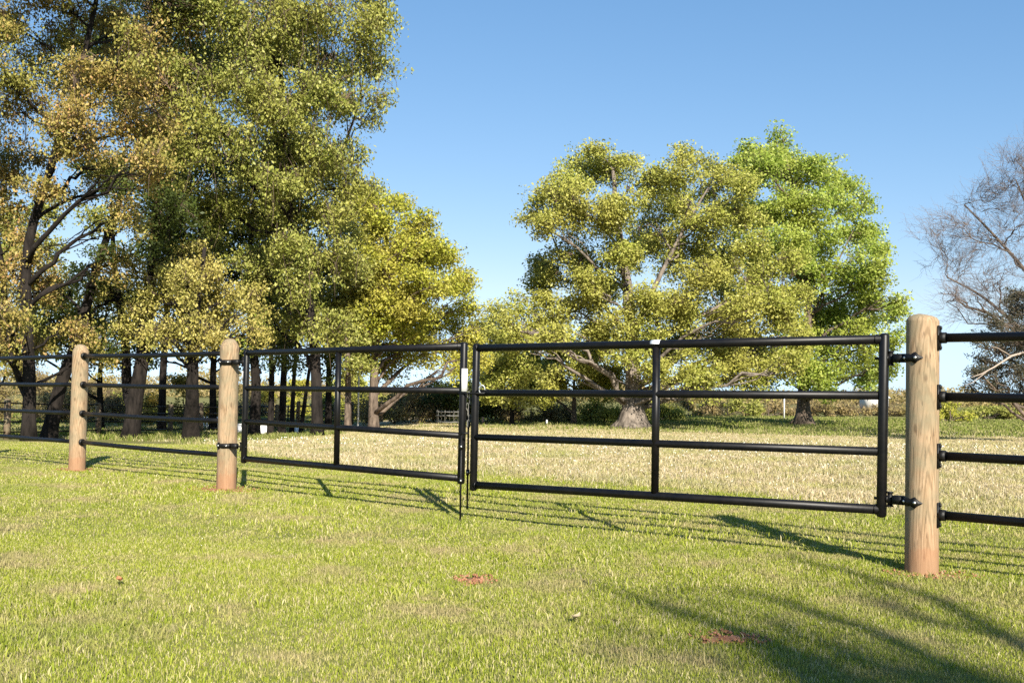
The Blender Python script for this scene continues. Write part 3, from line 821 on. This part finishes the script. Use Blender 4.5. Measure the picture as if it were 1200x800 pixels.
tree('forked_tree', 'dark tree with a V-shaped double trunk behind the left fence bay', b,
     [(158, 470), (168, 420), (176, 350), (180, 280), (190, 150), (200, 50)],
     [(180, 255, 30), (140, 300, 22), (200, 300, 30), (150, 380, 24), (190, 215, 40), (210, 240, 40), (120, 330, 18), (200, 160, 45), (215, 80, 60), (220, 0, 70)],
     30, .24, M['barkshade'], LM['dark'], 103, tips=22, n_per=24, spread=.24, size=.12, group=tg,
     forks=[(2, [(148, 460, 0), (148, 400, -.2), (135, 330, -.4), (130, 240, 0)], .85)])
b = ground(224, 29)
tree('drooping_tree', 'pale yellow-green drooping tree with a straight dark trunk between the two left wooden posts', b,
     [(225, 450), (226, 400), (232, 340), (240, 290)],
     [(200, 320, 30), (240, 330, 38), (275, 350, 36), (215, 365, 38), (255, 380, 36), (295, 385, 22), (190, 385, 26), (225, 300, 26), (185, 345, 22), (240, 395, 26), (300, 362, 18), (160, 330, 22, 1), (165, 360, 22, 1), (150, 385, 18, 1), (120, 345, 20, 2), (225, 372, 26, -1), (215, 330, 24, -1)],
     28, .235, M['barkshade'], LM['pale'], 104, tips=38, n_per=26, spread=.2, size=.10, droop=.10, group=tg, hang=.5, depth=.55)
b = ground(372, 31)
tree('tall_tree', 'huge olive-green tree rising out of the top of the frame behind the left gate', b,
     [(371, 440), (368, 380), (350, 300), (335, 200), (330, 100), (320, -20), (310, -130)],
     [(215, 25, 55, -1), (285, 20, 60, -2), (355, 25, 60, -1), (415, 45, 45, -.5), (445, 75, 24, 0), (225, 105, 50, -2), (295, 100, 52, -2.5), (360, 110, 48, -1.5), (415, 120, 40, -.5), (445, 120, 20, 0),
      (230, 170, 42, -2.5), (285, 175, 40, -2), (345, 180, 45, -1), (405, 180, 36, 0), (425, 215, 22, 0), (260, 235, 36, 0), (330, 250, 40, .5), (385, 250, 36, 0), (300, 310, 34, 1), (355, 305, 36, 0), (400, 300, 32, 0),
      (310, 375, 26, 2), (355, 365, 30, 1), (385, 385, 28, .5), (230, -60, 80, -1), (330, -70, 90, 0), (420, -30, 50, 0), (435, 5, 36, 0), (210, 230, 30, 0), (250, 290, 26, 2),
      (350, 330, 28, -1.4), (335, 285, 30, -1.5), (365, 385, 18, -1.0), (325, 215, 36, -2), (345, 345, 22, 1.5), (325, 130, 30, -2.5), (370, 165, 30, -1.5), (280, 60, 60, 3), (380, 60, 60, 3), (330, 150, 60, 3), (390, 200, 40, 3), (320, 230, 50, 3)],
     31, .175, M['barkshade'], LM['olive'], 105, tips=30, n_per=26, spread=.22, size=.12, droop=.14, group=tg, hang=11.0, depth=.8,
     forks=[(10, [(300, 230, -.5), (250, 130, -1), (215, 30, -1)], .7), (12, [(390, 210, 0), (425, 110, 0), (430, 20, 0)], .6)])
for k, (px, top, D_, rr, lab) in enumerate(((298, 250, 33, .19, 'dark straight tree right behind the left gate hinge'), (317, 250, 35, .12, 'thin dark tree, leftmost of the close stems seen through the left gate'),
                                 (330, 240, 36, .14, 'middle one of the close dark stems seen through the left gate'), (342, 300, 38, .10, 'slender dark stem leaning left of the big trunk in the left gate'))):
    b = ground(px, D_)
    tree('slender_tree', lab, b, [(px + 2, 440), (px + (k - 1) * 4, 380), (px + 5 * k - 5, 300), (px, top)],
         [(px - 5, 400, 18), (px + 12, 380, 20), (px, 340, 26), (px + 10, 300, 26), (px - 10, 365, 18), (px + 5, 425, 14)], D_, rr, M['barkshade'], LM['dark'] if k else LM['bright'], 110 + k,
         tips=20 if k else 12, n_per=22, spread=.25, size=.13, group=tg)
b = ground(352, 37)
tree('slender_tree', 'thin dark stem leaning right towards the big trunk in the left gate', b, [(360, 450), (368, 400), (372, 330)], [(372, 360, 20), (380, 400, 18)], 37, .09, M['barkshade'], LM['dark'], 116, tips=14, n_per=18, spread=.25, size=.13, group=tg)
b = ground(408, 40)
tree('slender_tree', 'straight tree with a sunlit edge right of the middle upright of the left gate', b, [(408, 450), (407, 400), (405, 340), (405, 300)],
     [(400, 400, 30), (420, 385, 30), (390, 350, 34), (420, 330, 34), (405, 290, 30), (415, 430, 22)], 40, .15, M['barkmid'], LM['olive'], 117, tips=26, n_per=24, spread=.28, size=.14, group=tg)
for (px, D_, lab, mt, bl) in (
    (-5, 40, 'olive tree at the left edge behind the golden tree', 'olive', [(50, 300, 26), (70, 345, 28), (100, 330, 24), (45, 250, 26), (120, 260, 24), (80, 385, 28), (-20, 330, 40), (10, 290, 34), (20, 380, 34), (-30, 390, 36), (-10, 250, 34), (25, 420, 20)]),
    (118, 43, 'olive tree in the gap between the leaning trunk and the forked trunk', 'olive', [(60, 350, 24), (45, 390, 24), (10, 400, 24), (85, 425, 18), (100, 370, 30), (130, 340, 26), (110, 405, 26), (150, 390, 26), (75, 395, 22), (165, 350, 24), (140, 420, 18)]),
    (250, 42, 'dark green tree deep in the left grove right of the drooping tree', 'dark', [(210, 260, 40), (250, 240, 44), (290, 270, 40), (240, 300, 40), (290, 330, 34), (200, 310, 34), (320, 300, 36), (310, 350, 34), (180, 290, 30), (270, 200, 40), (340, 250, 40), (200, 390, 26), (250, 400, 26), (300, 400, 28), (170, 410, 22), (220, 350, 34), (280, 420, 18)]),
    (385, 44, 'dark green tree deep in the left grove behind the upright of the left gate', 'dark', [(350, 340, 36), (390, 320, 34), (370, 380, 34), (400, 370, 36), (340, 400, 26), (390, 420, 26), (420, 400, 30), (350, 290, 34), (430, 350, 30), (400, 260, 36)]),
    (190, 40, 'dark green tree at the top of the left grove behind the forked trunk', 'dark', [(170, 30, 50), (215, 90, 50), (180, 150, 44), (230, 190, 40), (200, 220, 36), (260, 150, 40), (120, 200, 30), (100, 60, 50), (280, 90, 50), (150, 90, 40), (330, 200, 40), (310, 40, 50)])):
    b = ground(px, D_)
    tree('woodland_tree', lab, b, [(px, 440), (px + 5, 380), (px + 10, min(v_[1] for v_ in bl) + 20)], bl, D_, .16, M['barkshade'], LM[mt], 600 + px, tips=20, n_per=24, spread=.34, size=.17, group=tg, depth=.6)
b = ground(438, 42)
tree('spreading_tree', 'yellow-green spreading tree behind the latch end of the left gate', b, [(437, 450), (438, 400), (445, 330), (455, 285), (452, 250)],
     [(435, 225, 24), (450, 255, 34), (490, 270, 26), (430, 290, 36), (475, 305, 36), (512, 290, 20), (455, 345, 40), (500, 340, 34), (532, 335, 24), (420, 345, 34), (545, 360, 20), (470, 385, 38), (515, 385, 34), (430, 390, 34),
      (550, 395, 24), (470, 235, 16), (520, 300, 20), (540, 330, 18), (455, 300, 34, -1.5), (500, 320, 30, -1.5), (420, 370, 34, -2), (470, 360, 34, -2), (440, 320, 30, -2), (490, 415, 28), (455, 425, 28), (535, 420, 26), (505, 255, 14), (415, 240, 30), (420, 420, 20), (555, 420, 18)],
     42, .22, M['barkmid'], LM['yell'], 118, tips=26, n_per=28, spread=.30, size=.15, group=tg, depth=1.0)
b = ground(590, 58)
tree('spreading_tree', 'small olive tree between the left grove and the big oak', b, [(588, 440), (585, 400)], [(565, 385, 20), (590, 375, 20), (580, 405, 26), (600, 400, 22), (560, 415, 22), (610, 430, 24), (575, 440, 22)],
     58, .2, M['barkmid'], LM['oak'], 119, tips=22, n_per=26, spread=.36, size=.18)
# ---- field oak and bright tree
b = ground(740, 45.5); 
tree('oak_tree', 'broad olive-green oak with a flared pale trunk in the middle of the field', b,
     [(741, 470), (742, 430), (738, 380), (733, 330), (722, 270), (715, 200)],
     [(650, 225, 34), (690, 195, 30), (725, 190, 28), (675, 240, 38), (720, 235, 38), (760, 210, 30), (800, 195, 28), (845, 215, 34), (800, 235, 32), (640, 262, 24), (625, 250, 16),
      (760, 260, 38), (840, 260, 38), (680, 300, 38), (640, 320, 34), (735, 300, 34), (795, 300, 40), (850, 305, 42), (625, 365, 32), (660, 360, 30), (700, 345, 32), (800, 350, 40), (860, 350, 42), (905, 320, 34),
      (925, 350, 26), (905, 375, 34), (850, 395, 40), (800, 395, 36), (760, 370, 32), (890, 410, 36), (930, 400, 20), (700, 385, 30), (650, 400, 26), (610, 400, 24), (845, 430, 34), (895, 440, 28), (810, 430, 28), (770, 410, 26), (925, 430, 20), (600, 380, 14), (870, 220, 20), (700, 175, 16), (805, 178, 14), (735, 385, 24, -2.2), (765, 430, 26, -2), (728, 420, 18, -2.4), (715, 255, 24, -2), (745, 350, 24, -2.3), (820, 320, 26, -2.5), (870, 365, 26, -3), (830, 450, 22), (690, 330, 22, -2), (875, 255, 24), (885, 285, 24), (650, 440, 24), (690, 425, 24), (725, 300, 22, -2.2)],
     45.5, .42, M['barksunlit'], LM['oak'], 201, tips=30, n_per=26, spread=.30, size=.15, depth=1.3, flare=2.4,
     forks=[(9, [(770, 330, -1), (800, 270, -1), (830, 220, 0)], .7), (9, [(690, 340, 1), (650, 290, 1), (640, 250, 1)], .5), (7, [(800, 380, -2), (860, 350, -2), (900, 340, -2)], .6)])
b = ground(941, 54)
tree('maple_tree', 'bright fresh-green tree with drier pale trunk right of the oak', b,
     [(941, 475), (943, 430), (948, 370), (945, 300), (930, 220), (920, 180)],
     [(880, 180, 22), (915, 175, 22), (880, 210, 30), (920, 205, 30), (955, 205, 26), (900, 245, 34), (945, 240, 34), (980, 235, 24), (1010, 240, 20), (920, 285, 34), (965, 280, 32), (1005, 275, 28), (1025, 290, 14),
      (985, 320, 34), (1020, 325, 26), (950, 330, 30), (975, 365, 36), (1015, 365, 32), (1045, 370, 18), (960, 400, 32), (1005, 405, 34), (1045, 400, 20), (975, 435, 28), (1015, 440, 22), (945, 440, 24), (900, 430, 22), (1058, 350, 10), (862, 190, 12), (925, 420, 22, -1.5), (960, 450, 20, -1.5), (940, 300, 26, -1.5), (1035, 430, 22), (935, 262, 22, -1.8), (925, 225, 20, -1.6), (895, 200, 24), (985, 215, 18), (1030, 310, 24), (875, 260, 28), (885, 300, 28), (880, 340, 26), (915, 365, 26), (935, 400, 24), (900, 185, 24), (945, 190, 22)],
     54, .33, M['barkmid'], LM['bright'], 202, tips=22, n_per=24, spread=.32, size=.165, depth=1.2, flare=2.2, asp=.62,
     forks=[(9, [(965, 340, -1), (1000, 270, -1)], .6), (8, [(985, 400, 0), (1030, 370, 0)], .5)])
b = ground(672, 50)
tree('understory_tree', 'low yellow-green tree left of the oak trunk', b, [(672, 460), (672, 430)], [(640, 425, 24), (665, 410, 26), (700, 405, 26), (690, 430, 28), (650, 450, 26), (715, 440, 24), (620, 450, 24), (690, 455, 20)],
     50, .15, M['barkmid'], LM['yell'], 203, tips=34, n_per=30, spread=.28, size=.15)
b = ground(600, 47)
tree('understory_tree', 'shaded olive tree just right of where the two gates meet', b, [(600, 465), (602, 430)], [(580, 430, 24), (605, 435, 26), (575, 460, 20), (600, 465, 18), (630, 470, 16)],
     47, .12, M['barkshade'], LM['oak'], 204, tips=30, n_per=26, spread=.28, size=.15)
# ---- right side
b = ground(1262, 38)
tree('bare_tree', 'leafless grey-brown tree reaching in from the right edge', b,
     [(1255, 440), (1245, 390), (1235, 340), (1232, 260), (1235, 180)],
     [(1185, 215, 34), (1150, 235, 30), (1205, 190, 30), (1120, 265, 28), (1160, 280, 34), (1195, 265, 34), (1105, 300, 24), (1130, 320, 30), (1170, 330, 34), (1120, 350, 26), (1150, 365, 28), (1185, 370, 30), (1225, 200, 40), (1260, 220, 50), (1250, 300, 50), (1095, 275, 16)],
     38, .26, M['barkmid'], None, 301, tips=36, bare_twigs=4, twigm=M['twiggrey'], depth=.7, twig_r=.013, zig=.07,
     forks=[(6, [(1190, 380, 0), (1150, 345, 0), (1110, 325, 0)], .55), (9, [(1205, 320, 0), (1160, 270, 0), (1130, 240, 0)], .6), (11, [(1215, 270, 0), (1190, 210, 0)], .6)])
b = ground(1215, 33)
cd = tree('cedar_tree', 'dark brownish cedar behind the right fence rails', b, [(1213, 450), (1210, 400), (1208, 350), (1205, 330)],
     [(1165, 380, 16), (1190, 365, 20), (1150, 400, 15), (1180, 400, 24), (1205, 390, 26), (1160, 425, 22), (1190, 430, 24), (1145, 440, 15), (1165, 452, 18), (1195, 455, 20), (1230, 400, 40), (1235, 440, 36), (1195, 345, 14), (1225, 350, 24), (1140, 457, 10)],
     33, .16, M['barkmid'], LM['cedar'], 302, tips=46, n_per=30, spread=.17, size=.11, depth=.5, asp=.3)
mb = MB(); w_ = [P(1225, 405, 32), P(1200, 413, 31.6), P(1185, 417, 31.3), P(1165, 430, 31), P(1150, 438, 30.8), P(1138, 442, 30.6)]
mb.tube(np.array(w_) - b, [.05, .04, .034, .026, .018, .008], 8)
mb.tube(np.array([P(1162, 431, 31), P(1140, 448, 30.7), P(1130, 452, 30.6)]) - b, [.018, .01, .005], 6)
mb.tube(np.array([P(1185, 417, 31.3), P(1170, 408, 31), P(1160, 405, 31)]) - b, [.02, .012, .006], 6)
o = mb.build('dead_branch', simple('dead_wood', (.32, .26, .21), .9), cd, True); o['label'] = 'pale bare dead branch'

# ---- bushes
def bush(name, label, px, D_, w_px, top, mat, seed, group=None, tw=1, n_per=24, size=.14, tips=30, base_y=None):
    b = ground(px, D_); r = RS(seed); hpx = F / D_
    by = base_y if base_y else 455 + .0145 * (px - 600) + (EYE - b[2]) * hpx
    h = by - top; bl = []
    nb = max(3, int(w_px / (h * .45)))
    for k in range(nb):
        x = px + (k / (nb - 1) - .5) * w_px; f = 1 - .5 * abs(k / (nb - 1) - .5) * 2
        rr_ = h * .30 * (.8 + .5 * r.rand())
        bl.append((x, by - h * f * (.45 + .35 * r.rand()), rr_)); bl.append((x + r.randn() * 4, by - rr_ * .8, rr_))
    return tree(name, label, b, [(px + 1, by - h * .3), (px, by - h * .55)], bl, D_, .05, M['barkmid'], mat, seed, tips=tips, n_per=n_per, spread=.25, size=size, group=group, cat='bush', depth=.5, bare_twigs=tw, flare=1.2)
gb = 'scrub along the back of the field'
BL = [  # name, label, px, D, w, top, mat
 ('scrub_bush', 'brown bare thicket under the yellow-green grove edge, left of the latch', 462, 50, 60, 440, 'brown'),
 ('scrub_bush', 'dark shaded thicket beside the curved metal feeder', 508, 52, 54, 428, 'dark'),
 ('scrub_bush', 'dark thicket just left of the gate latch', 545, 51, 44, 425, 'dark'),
 ('scrub_bush', 'olive and brown scrub seen just right of the gate latch', 580, 52, 44, 455, 'brown'),
 ('scrub_bush', 'brown twiggy thicket below the low yellow-green tree', 622, 53, 46, 458, 'brown'),
 ('scrub_bush', 'brown-olive thicket with pale stems left of the oak trunk', 668, 54, 46, 455, 'brown'),
 ('scrub_bush', 'dark green scrub touching the left side of the oak trunk', 708, 52, 40, 452, 'oak'),
 ('scrub_bush', 'green scrub touching the right side of the oak trunk', 772, 58, 40, 455, 'oak'),
 ('scrub_bush', 'reddish brown scrub right of the right gate middle upright', 806, 72, 50, 458, 'brown'),
 ('scrub_bush', 'yellow-green scrub in the middle of the far field edge', 852, 74, 56, 462, 'olive'),
 ('scrub_bush', 'brown scrub behind the thin white pole', 900, 76, 56, 464, 'brown'),
 ('scrub_bush', 'pale olive scrub right of the bright green tree trunk', 972, 80, 54, 466, 'brown'),
 ('scrub_bush', 'olive scrub seen beside the hinge upright of the right gate', 1025, 84, 56, 471, 'brown'),
 ('scrub_bush', 'low grey-brown scrub behind the big round post', 1072, 84, 50, 472, 'brown'),
 ('scrub_bush', 'bright yellow-green bush just right of the big round post', 1113, 66, 34, 470, 'yell'),
 ('scrub_bush', 'olive bush under the dark cedar', 1158, 78, 56, 471, 'olive'),
 ('scrub_bush', 'brown bush at the right edge under the cedar', 1205, 78, 56, 472, 'brown'),
 ('scrub_bush', 'golden yellow bush between the two left wooden posts', 215, 48, 80, 437, 'goldbush'),
 ('scrub_bush', 'brown twiggy bush behind the second left fence post', 100, 50, 70, 430, 'brown'),
 ('scrub_bush', 'brown thicket seen between the left double trunk and the leaning trunk', 40, 52, 90, 425, 'brown'),
 ('scrub_bush', 'olive bush beyond the forked trunk', 150, 62, 60, 455, 'oak'),
 ('scrub_bush', 'pale olive bush seen between the stems through the left gate', 350, 66, 80, 440, 'yell'),
 ('scrub_bush', 'brown-olive bush behind the hinge of the left gate', 290, 64, 60, 462, 'brown'),
 ('scrub_bush', 'sunlit olive thicket right of the middle upright of the left gate', 415, 60, 60, 438, 'oak'),
]
for k, (nm, lab, px, D_, w_, top, mt) in enumerate(BL):
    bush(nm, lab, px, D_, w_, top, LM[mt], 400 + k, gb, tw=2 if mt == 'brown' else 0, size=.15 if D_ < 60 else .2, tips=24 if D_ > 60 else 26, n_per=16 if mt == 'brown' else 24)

# far wood: one mass right round the back
r = RS(77); mb = MB(); cs = []
for k in range(700):
    x = -190 + 400 * r.rand(); y = 150 + 40 * r.rand() + .0 * x; hgt_ = (1.6 + .9 * math.sin(x * .11) + .7 * math.sin(x * .37 + 1)) * .8 + .6
    if x < -45: hgt_ += 1.6
    z = float(terr(x, y)); n_ = 16
    cs.append(np.stack([x + r.randn(n_) * 1.6, y + r.randn(n_) * 1.6, z + np.abs(r.rand(n_)) * max(hgt_, 1.4)], -1))
mb.add(*leafcloud(np.concatenate(cs), 14, .5, .5, r))
o = mb.build('far_woods', LM['brown']); tag(o, 'low far-off wood along the horizon', 'woods', kind='stuff')

# ------------------------------------------------------------------ small far things
def box_thing(px, d, wpx, y_top, lab, name, cat, mat):
    b = ground(px, d); s = F / d; by = 455 + .0145 * (px - 600) + (EYE - b[2]) * s; h = (by - y_top) / s; w = wpx / s
    t = thing(name, b, lab, cat, 'white utility cabinets beyond the fence')
    mb = MB(); mb.box([0, 0, h * .46], w, w * .7, h * .92); mb.box([0, 0, .03], w * 1.1, w * .8, .06); mb.build('cabinet_body', mat, t)
    mb = MB(); mb.box([0, 0, h * .96], w * 1.08, w * .78, h * .08); mb.build('lid', mat, t)
    mb = MB(); mb.box([0, -w * .35 - .006, h * .48], w * .8, .012, h * .7); mb.build('door', mat, t)
box_thing(309, 36, 9, 497, 'white utility cabinet behind the lower rail of the left gate, near the hinge', 'utility_cabinet', 'cabinet', M['white'])
box_thing(349, 38, 6, 499, 'narrow white utility cabinet between the thin stems', 'utility_cabinet', 'cabinet', M['white'])
box_thing(281, 37, 6, 496, 'white utility cabinet half hidden by the left gate post', 'utility_cabinet', 'cabinet', M['white'])
# white board fence
b = ground(245, 44); t = thing('board_fence', b, 'low white board fence left of the left gate post', 'fence')
for k in range(8):
    mb = MB(); mb.box([(k - 3.5) * .15, 0, .28], .05, .04, .56); mb.build('picket', M['white'], t)
for z in (.15, .45):
    mb = MB(); mb.box([0, .04, z], 1.2, .025, .06); mb.build('rail', M['white'], t)
# pale poles
for px, d, top, lab, rr in ((919, 68, 466, 'thin pale pole in front of the far scrub left of the bright tree trunk', .045), (420, 46, 440, 'thin pale pole right of the middle upright of the left gate', .04),
                        (641, 49, 491, 'short white marker post in front of the scrub', .05), (566, 49, 488, 'short pinkish marker post just right of the gate latch', .05)):
    b = ground(px, d); s = F / d; h = (455 + .0145 * (px - 600) + (EYE - b[2]) * s - top) / s
    mb = MB(); mb.tube([b + [0, 0, -.05], b + [0, 0, h - .03], b + [.01, 0, h]], [rr, rr * .95, rr * .5], 10)
    o = mb.build('marker_post' if h < 1 else 'pole', M['white'] if px != 566 else simple('faded_red_paint', (.55, .32, .26), .7), origin=b, smooth=True); tag(o, lab, 'post' if h < 1 else 'pole')
# curved tube feeder
b = ground(527, 47); t = thing('hay_feeder', b, 'curved grey tube hay feeder in front of the dark thicket', 'hay feeder')
th = np.linspace(0, 2 * math.pi, 33)
for z, nm in ((.12, 'ring'), (.42, 'ring'), (.60, 'ring')):
    mb = MB(); mb.tube(np.stack([.62 * np.cos(th), .4 * np.sin(th), z + 0 * th], -1), .022, 8, caps=False); mb.build(nm, M['dull'], t, True)
for k in range(9):
    a_ = k * 2 * math.pi / 9 + .2; mb = MB(); x, y = .62 * math.cos(a_), .4 * math.sin(a_)
    mb.tube([[x, y, 0], [x, y, .6], [x * .97, y * .97, .68]], .018, 6); mb.build('bar', M['dull'], t, True)
# pale shed far right
b = ground(1024, 120); t = thing('farm_shed', b, 'tiny pale-roofed shed on the horizon left of the big round post', 'shed')
mb = MB(); mb.box([0, 0, .7], 2.4, 3.2, 1.4); mb.build('wall', simple('shed_wall', (.55, .53, .5), .7, 0, .3, 4, (.45, .43, .4)), t)
mb = MB(); mb.add([[-1.4, -1.8, 1.38], [1.4, -1.8, 1.38], [1.4, 1.8, 1.38], [-1.4, 1.8, 1.38], [-1.4, 0, 1.95], [1.4, 0, 1.95]],
                  [[0, 1, 5, 4], [3, 4, 5, 2], [0, 3, 2, 1]], [[0, 4, 3], [1, 2, 5]]); mb.build('roof', M['roof'], t)
mb = MB(); mb.box([.4, -1.62, .55], .7, .06, 1.1); mb.build('door', simple('shed_door', (.2, .18, .16), .7), t)

# ------------------------------------------------------------------ light
SUN_EL = rad(31.0)
shadow_dir = np.array([-.27, 1.0]); shadow_dir /= np.linalg.norm(shadow_dir)
sun_vec = np.array([-shadow_dir[0] * math.cos(SUN_EL), -shadow_dir[1] * math.cos(SUN_EL), math.sin(SUN_EL)])   # towards the sun

# tree behind the photographer whose shadow falls across the lower right corner
tip = G(880, 742)
bs = tip[:2] - shadow_dir * 15.5
def W(dx, dy, z): return np.array([bs[0] + dx, bs[1] + dy, z])
root = thing('bare_tree', (bs[0], bs[1], 0), 'tree behind the camera whose shadow falls on the lower right lawn', 'tree')
r = RS(9); tb = MB(); tw = MB(); lv = []
def hit(px, py, dist):
    "point dist metres up the sun ray from a lawn point"
    g = G(px, py); return g + sun_vec * dist
z9 = 9.3
tb.tube([W(0, 0, -.1), W(0, 0, 3), W(.1, 0, 6), W(0, 0, 8), W(0, 0, z9)], [.36, .28, .2, .13, .05], 14)
limbs = [((690, 682), (850, 735), 17.5), ((855, 690), (1010, 735), 17.0), ((905, 650), (1090, 700), 18.0), ((1000, 700), (1170, 745), 16.5)]
for A_, B_, ds in limbs:
    e = hit(*A_, ds); m_ = hit(*B_, ds); p = np.array([W(0, 0, 5.5), W(.2, .1, 7), m_, (m_ + e) / 2 + r.randn(3) * .06, e])
    tb.tube(p, [.12, .09, .06, .045, .012], 8)
    for j in range(12):
        f_ = r.rand(); s0 = m_ + (e - m_) * f_; e2 = s0 + (e - m_) * .12 + r.randn(3) * .22
        tw.tube(np.array([s0, (s0 + e2) / 2 + r.randn(3) * .04, e2]), [.012, .009, .004], 3, caps=False)
        if j % 3 == 0: lv.append(e2)
for A_ in ((960, 785), (1010, 778), (1060, 790), (1110, 792), (1160, 800), (1000, 802), (920, 778), (1100, 812), (885, 762), (940, 808), (1200, 815)):
    e = hit(*A_, 15.5 + r.rand() * 2); p = curve_pts(W(0, 0, 5 + r.rand() * 2), e, 8, .05, r, .02); tb.tube(p, np.linspace(.07, .02, 8), 6)
    for j in range(26):
        s0 = p[r.randint(5, 8)]; e2 = s0 + r.randn(3) * .38; tw.tube(np.array([s0, (s0 + e2) / 2 + r.randn(3) * .05, e2]), [.014, .01, .005], 3, caps=False)
        lv.append(e2)
o3 = np.array([bs[0], bs[1], 0])
for mb_, nm, mt in ((tb, 'trunk', M['barkmid']), (tw, 'twigs', M['twig'])):
    mb_.v = [x_ - o3 for x_ in mb_.v]; mb_.build(nm, mt, root, True)
cb = MB(); cb.add(*leafcloud(np.array(lv), 7, .16, .08, r)); cb.v = [x_ - o3 for x_ in cb.v]; cb.build('crown', LM['olive'], root)

sun = bpy.data.lights.new('sun', 'SUN'); sun.energy = 4.9; sun.angle = rad(.53); sun.color = (1.0, .93, .80)
so = bpy.data.objects.new('sun', sun); COL.objects.link(so)
so.rotation_euler = Vector(sun_vec).to_track_quat('Z', 'Y').to_euler()
w = bpy.data.worlds.new('World'); scene.world = w; w.use_nodes = True
nt = w.node_tree; nt.nodes.clear()
sky = nt.nodes.new('ShaderNodeTexSky'); sky.sky_type = 'NISHITA'; sky.sun_disc = False
sky.sun_elevation = SUN_EL
sky.sun_rotation = math.atan2(sun_vec[0], sun_vec[1])
sky.air_density = 1.0; sky.dust_density = .05; sky.ozone_density = 1.6; sky.altitude = 200
bg = nt.nodes.new('ShaderNodeBackground'); bg.inputs[1].default_value = .083
wo = nt.nodes.new('ShaderNodeOutputWorld'); sp = nt.nodes.new('ShaderNodeSeparateColor'); cbn = nt.nodes.new('ShaderNodeCombineColor'); nt.links.new(sky.outputs[0], sp.inputs[0])
for ch, (g_, k_) in enumerate(((1.0, .68), (.76, 1.09), (.62, 1.66))):
    pw_ = N(nt, 'ShaderNodeMath', operation='POWER'); nt.links.new(sp.outputs[ch], pw_.inputs[0]); pw_.inputs[1].default_value = g_
    ml_ = N(nt, 'ShaderNodeMath', operation='MULTIPLY'); nt.links.new(pw_.outputs[0], ml_.inputs[0]); ml_.inputs[1].default_value = k_
    chans = (chans if ch else []) + [ml_.outputs[0]]
def bound(a_, b_, k_, op):
    m1 = N(nt, 'ShaderNodeMath', operation='MULTIPLY'); nt.links.new(b_, m1.inputs[0]); m1.inputs[1].default_value = k_
    m2 = N(nt, 'ShaderNodeMath', operation=op); nt.links.new(a_, m2.inputs[0]); nt.links.new(m1.outputs[0], m2.inputs[1]); return m2.outputs[0]
nt.links.new(bound(chans[0], chans[1], .74, 'MINIMUM'), cbn.inputs[0]); nt.links.new(chans[1], cbn.inputs[1])
nt.links.new(bound(chans[2], chans[1], 1.2, 'MAXIMUM'), cbn.inputs[2])
nt.links.new(cbn.outputs[0], bg.inputs[0]); nt.links.new(bg.outputs[0], wo.inputs[0])

cam = bpy.data.cameras.new('camera'); co = bpy.data.objects.new('camera', cam); COL.objects.link(co)
cam.sensor_width = 36; cam.lens = F / 1200 * 36; cam.shift_y = SHIFT / 1200; cam.clip_end = 5000; cam.clip_start = .05
co.matrix_world = Matrix.Translation((0, 0, EYE)) @ Rcam.to_4x4()
scene.camera = co
vs = scene.view_settings; vs.view_transform = 'Standard'; vs.look = 'None'; vs.exposure = 1.13; vs.gamma = 1
scene.cycles.max_bounces = 6; scene.cycles.diffuse_bounces = 3; scene.cycles.transmission_bounces = 3; scene.cycles.transparent_max_bounces = 4
scene.cycles.use_denoising = False
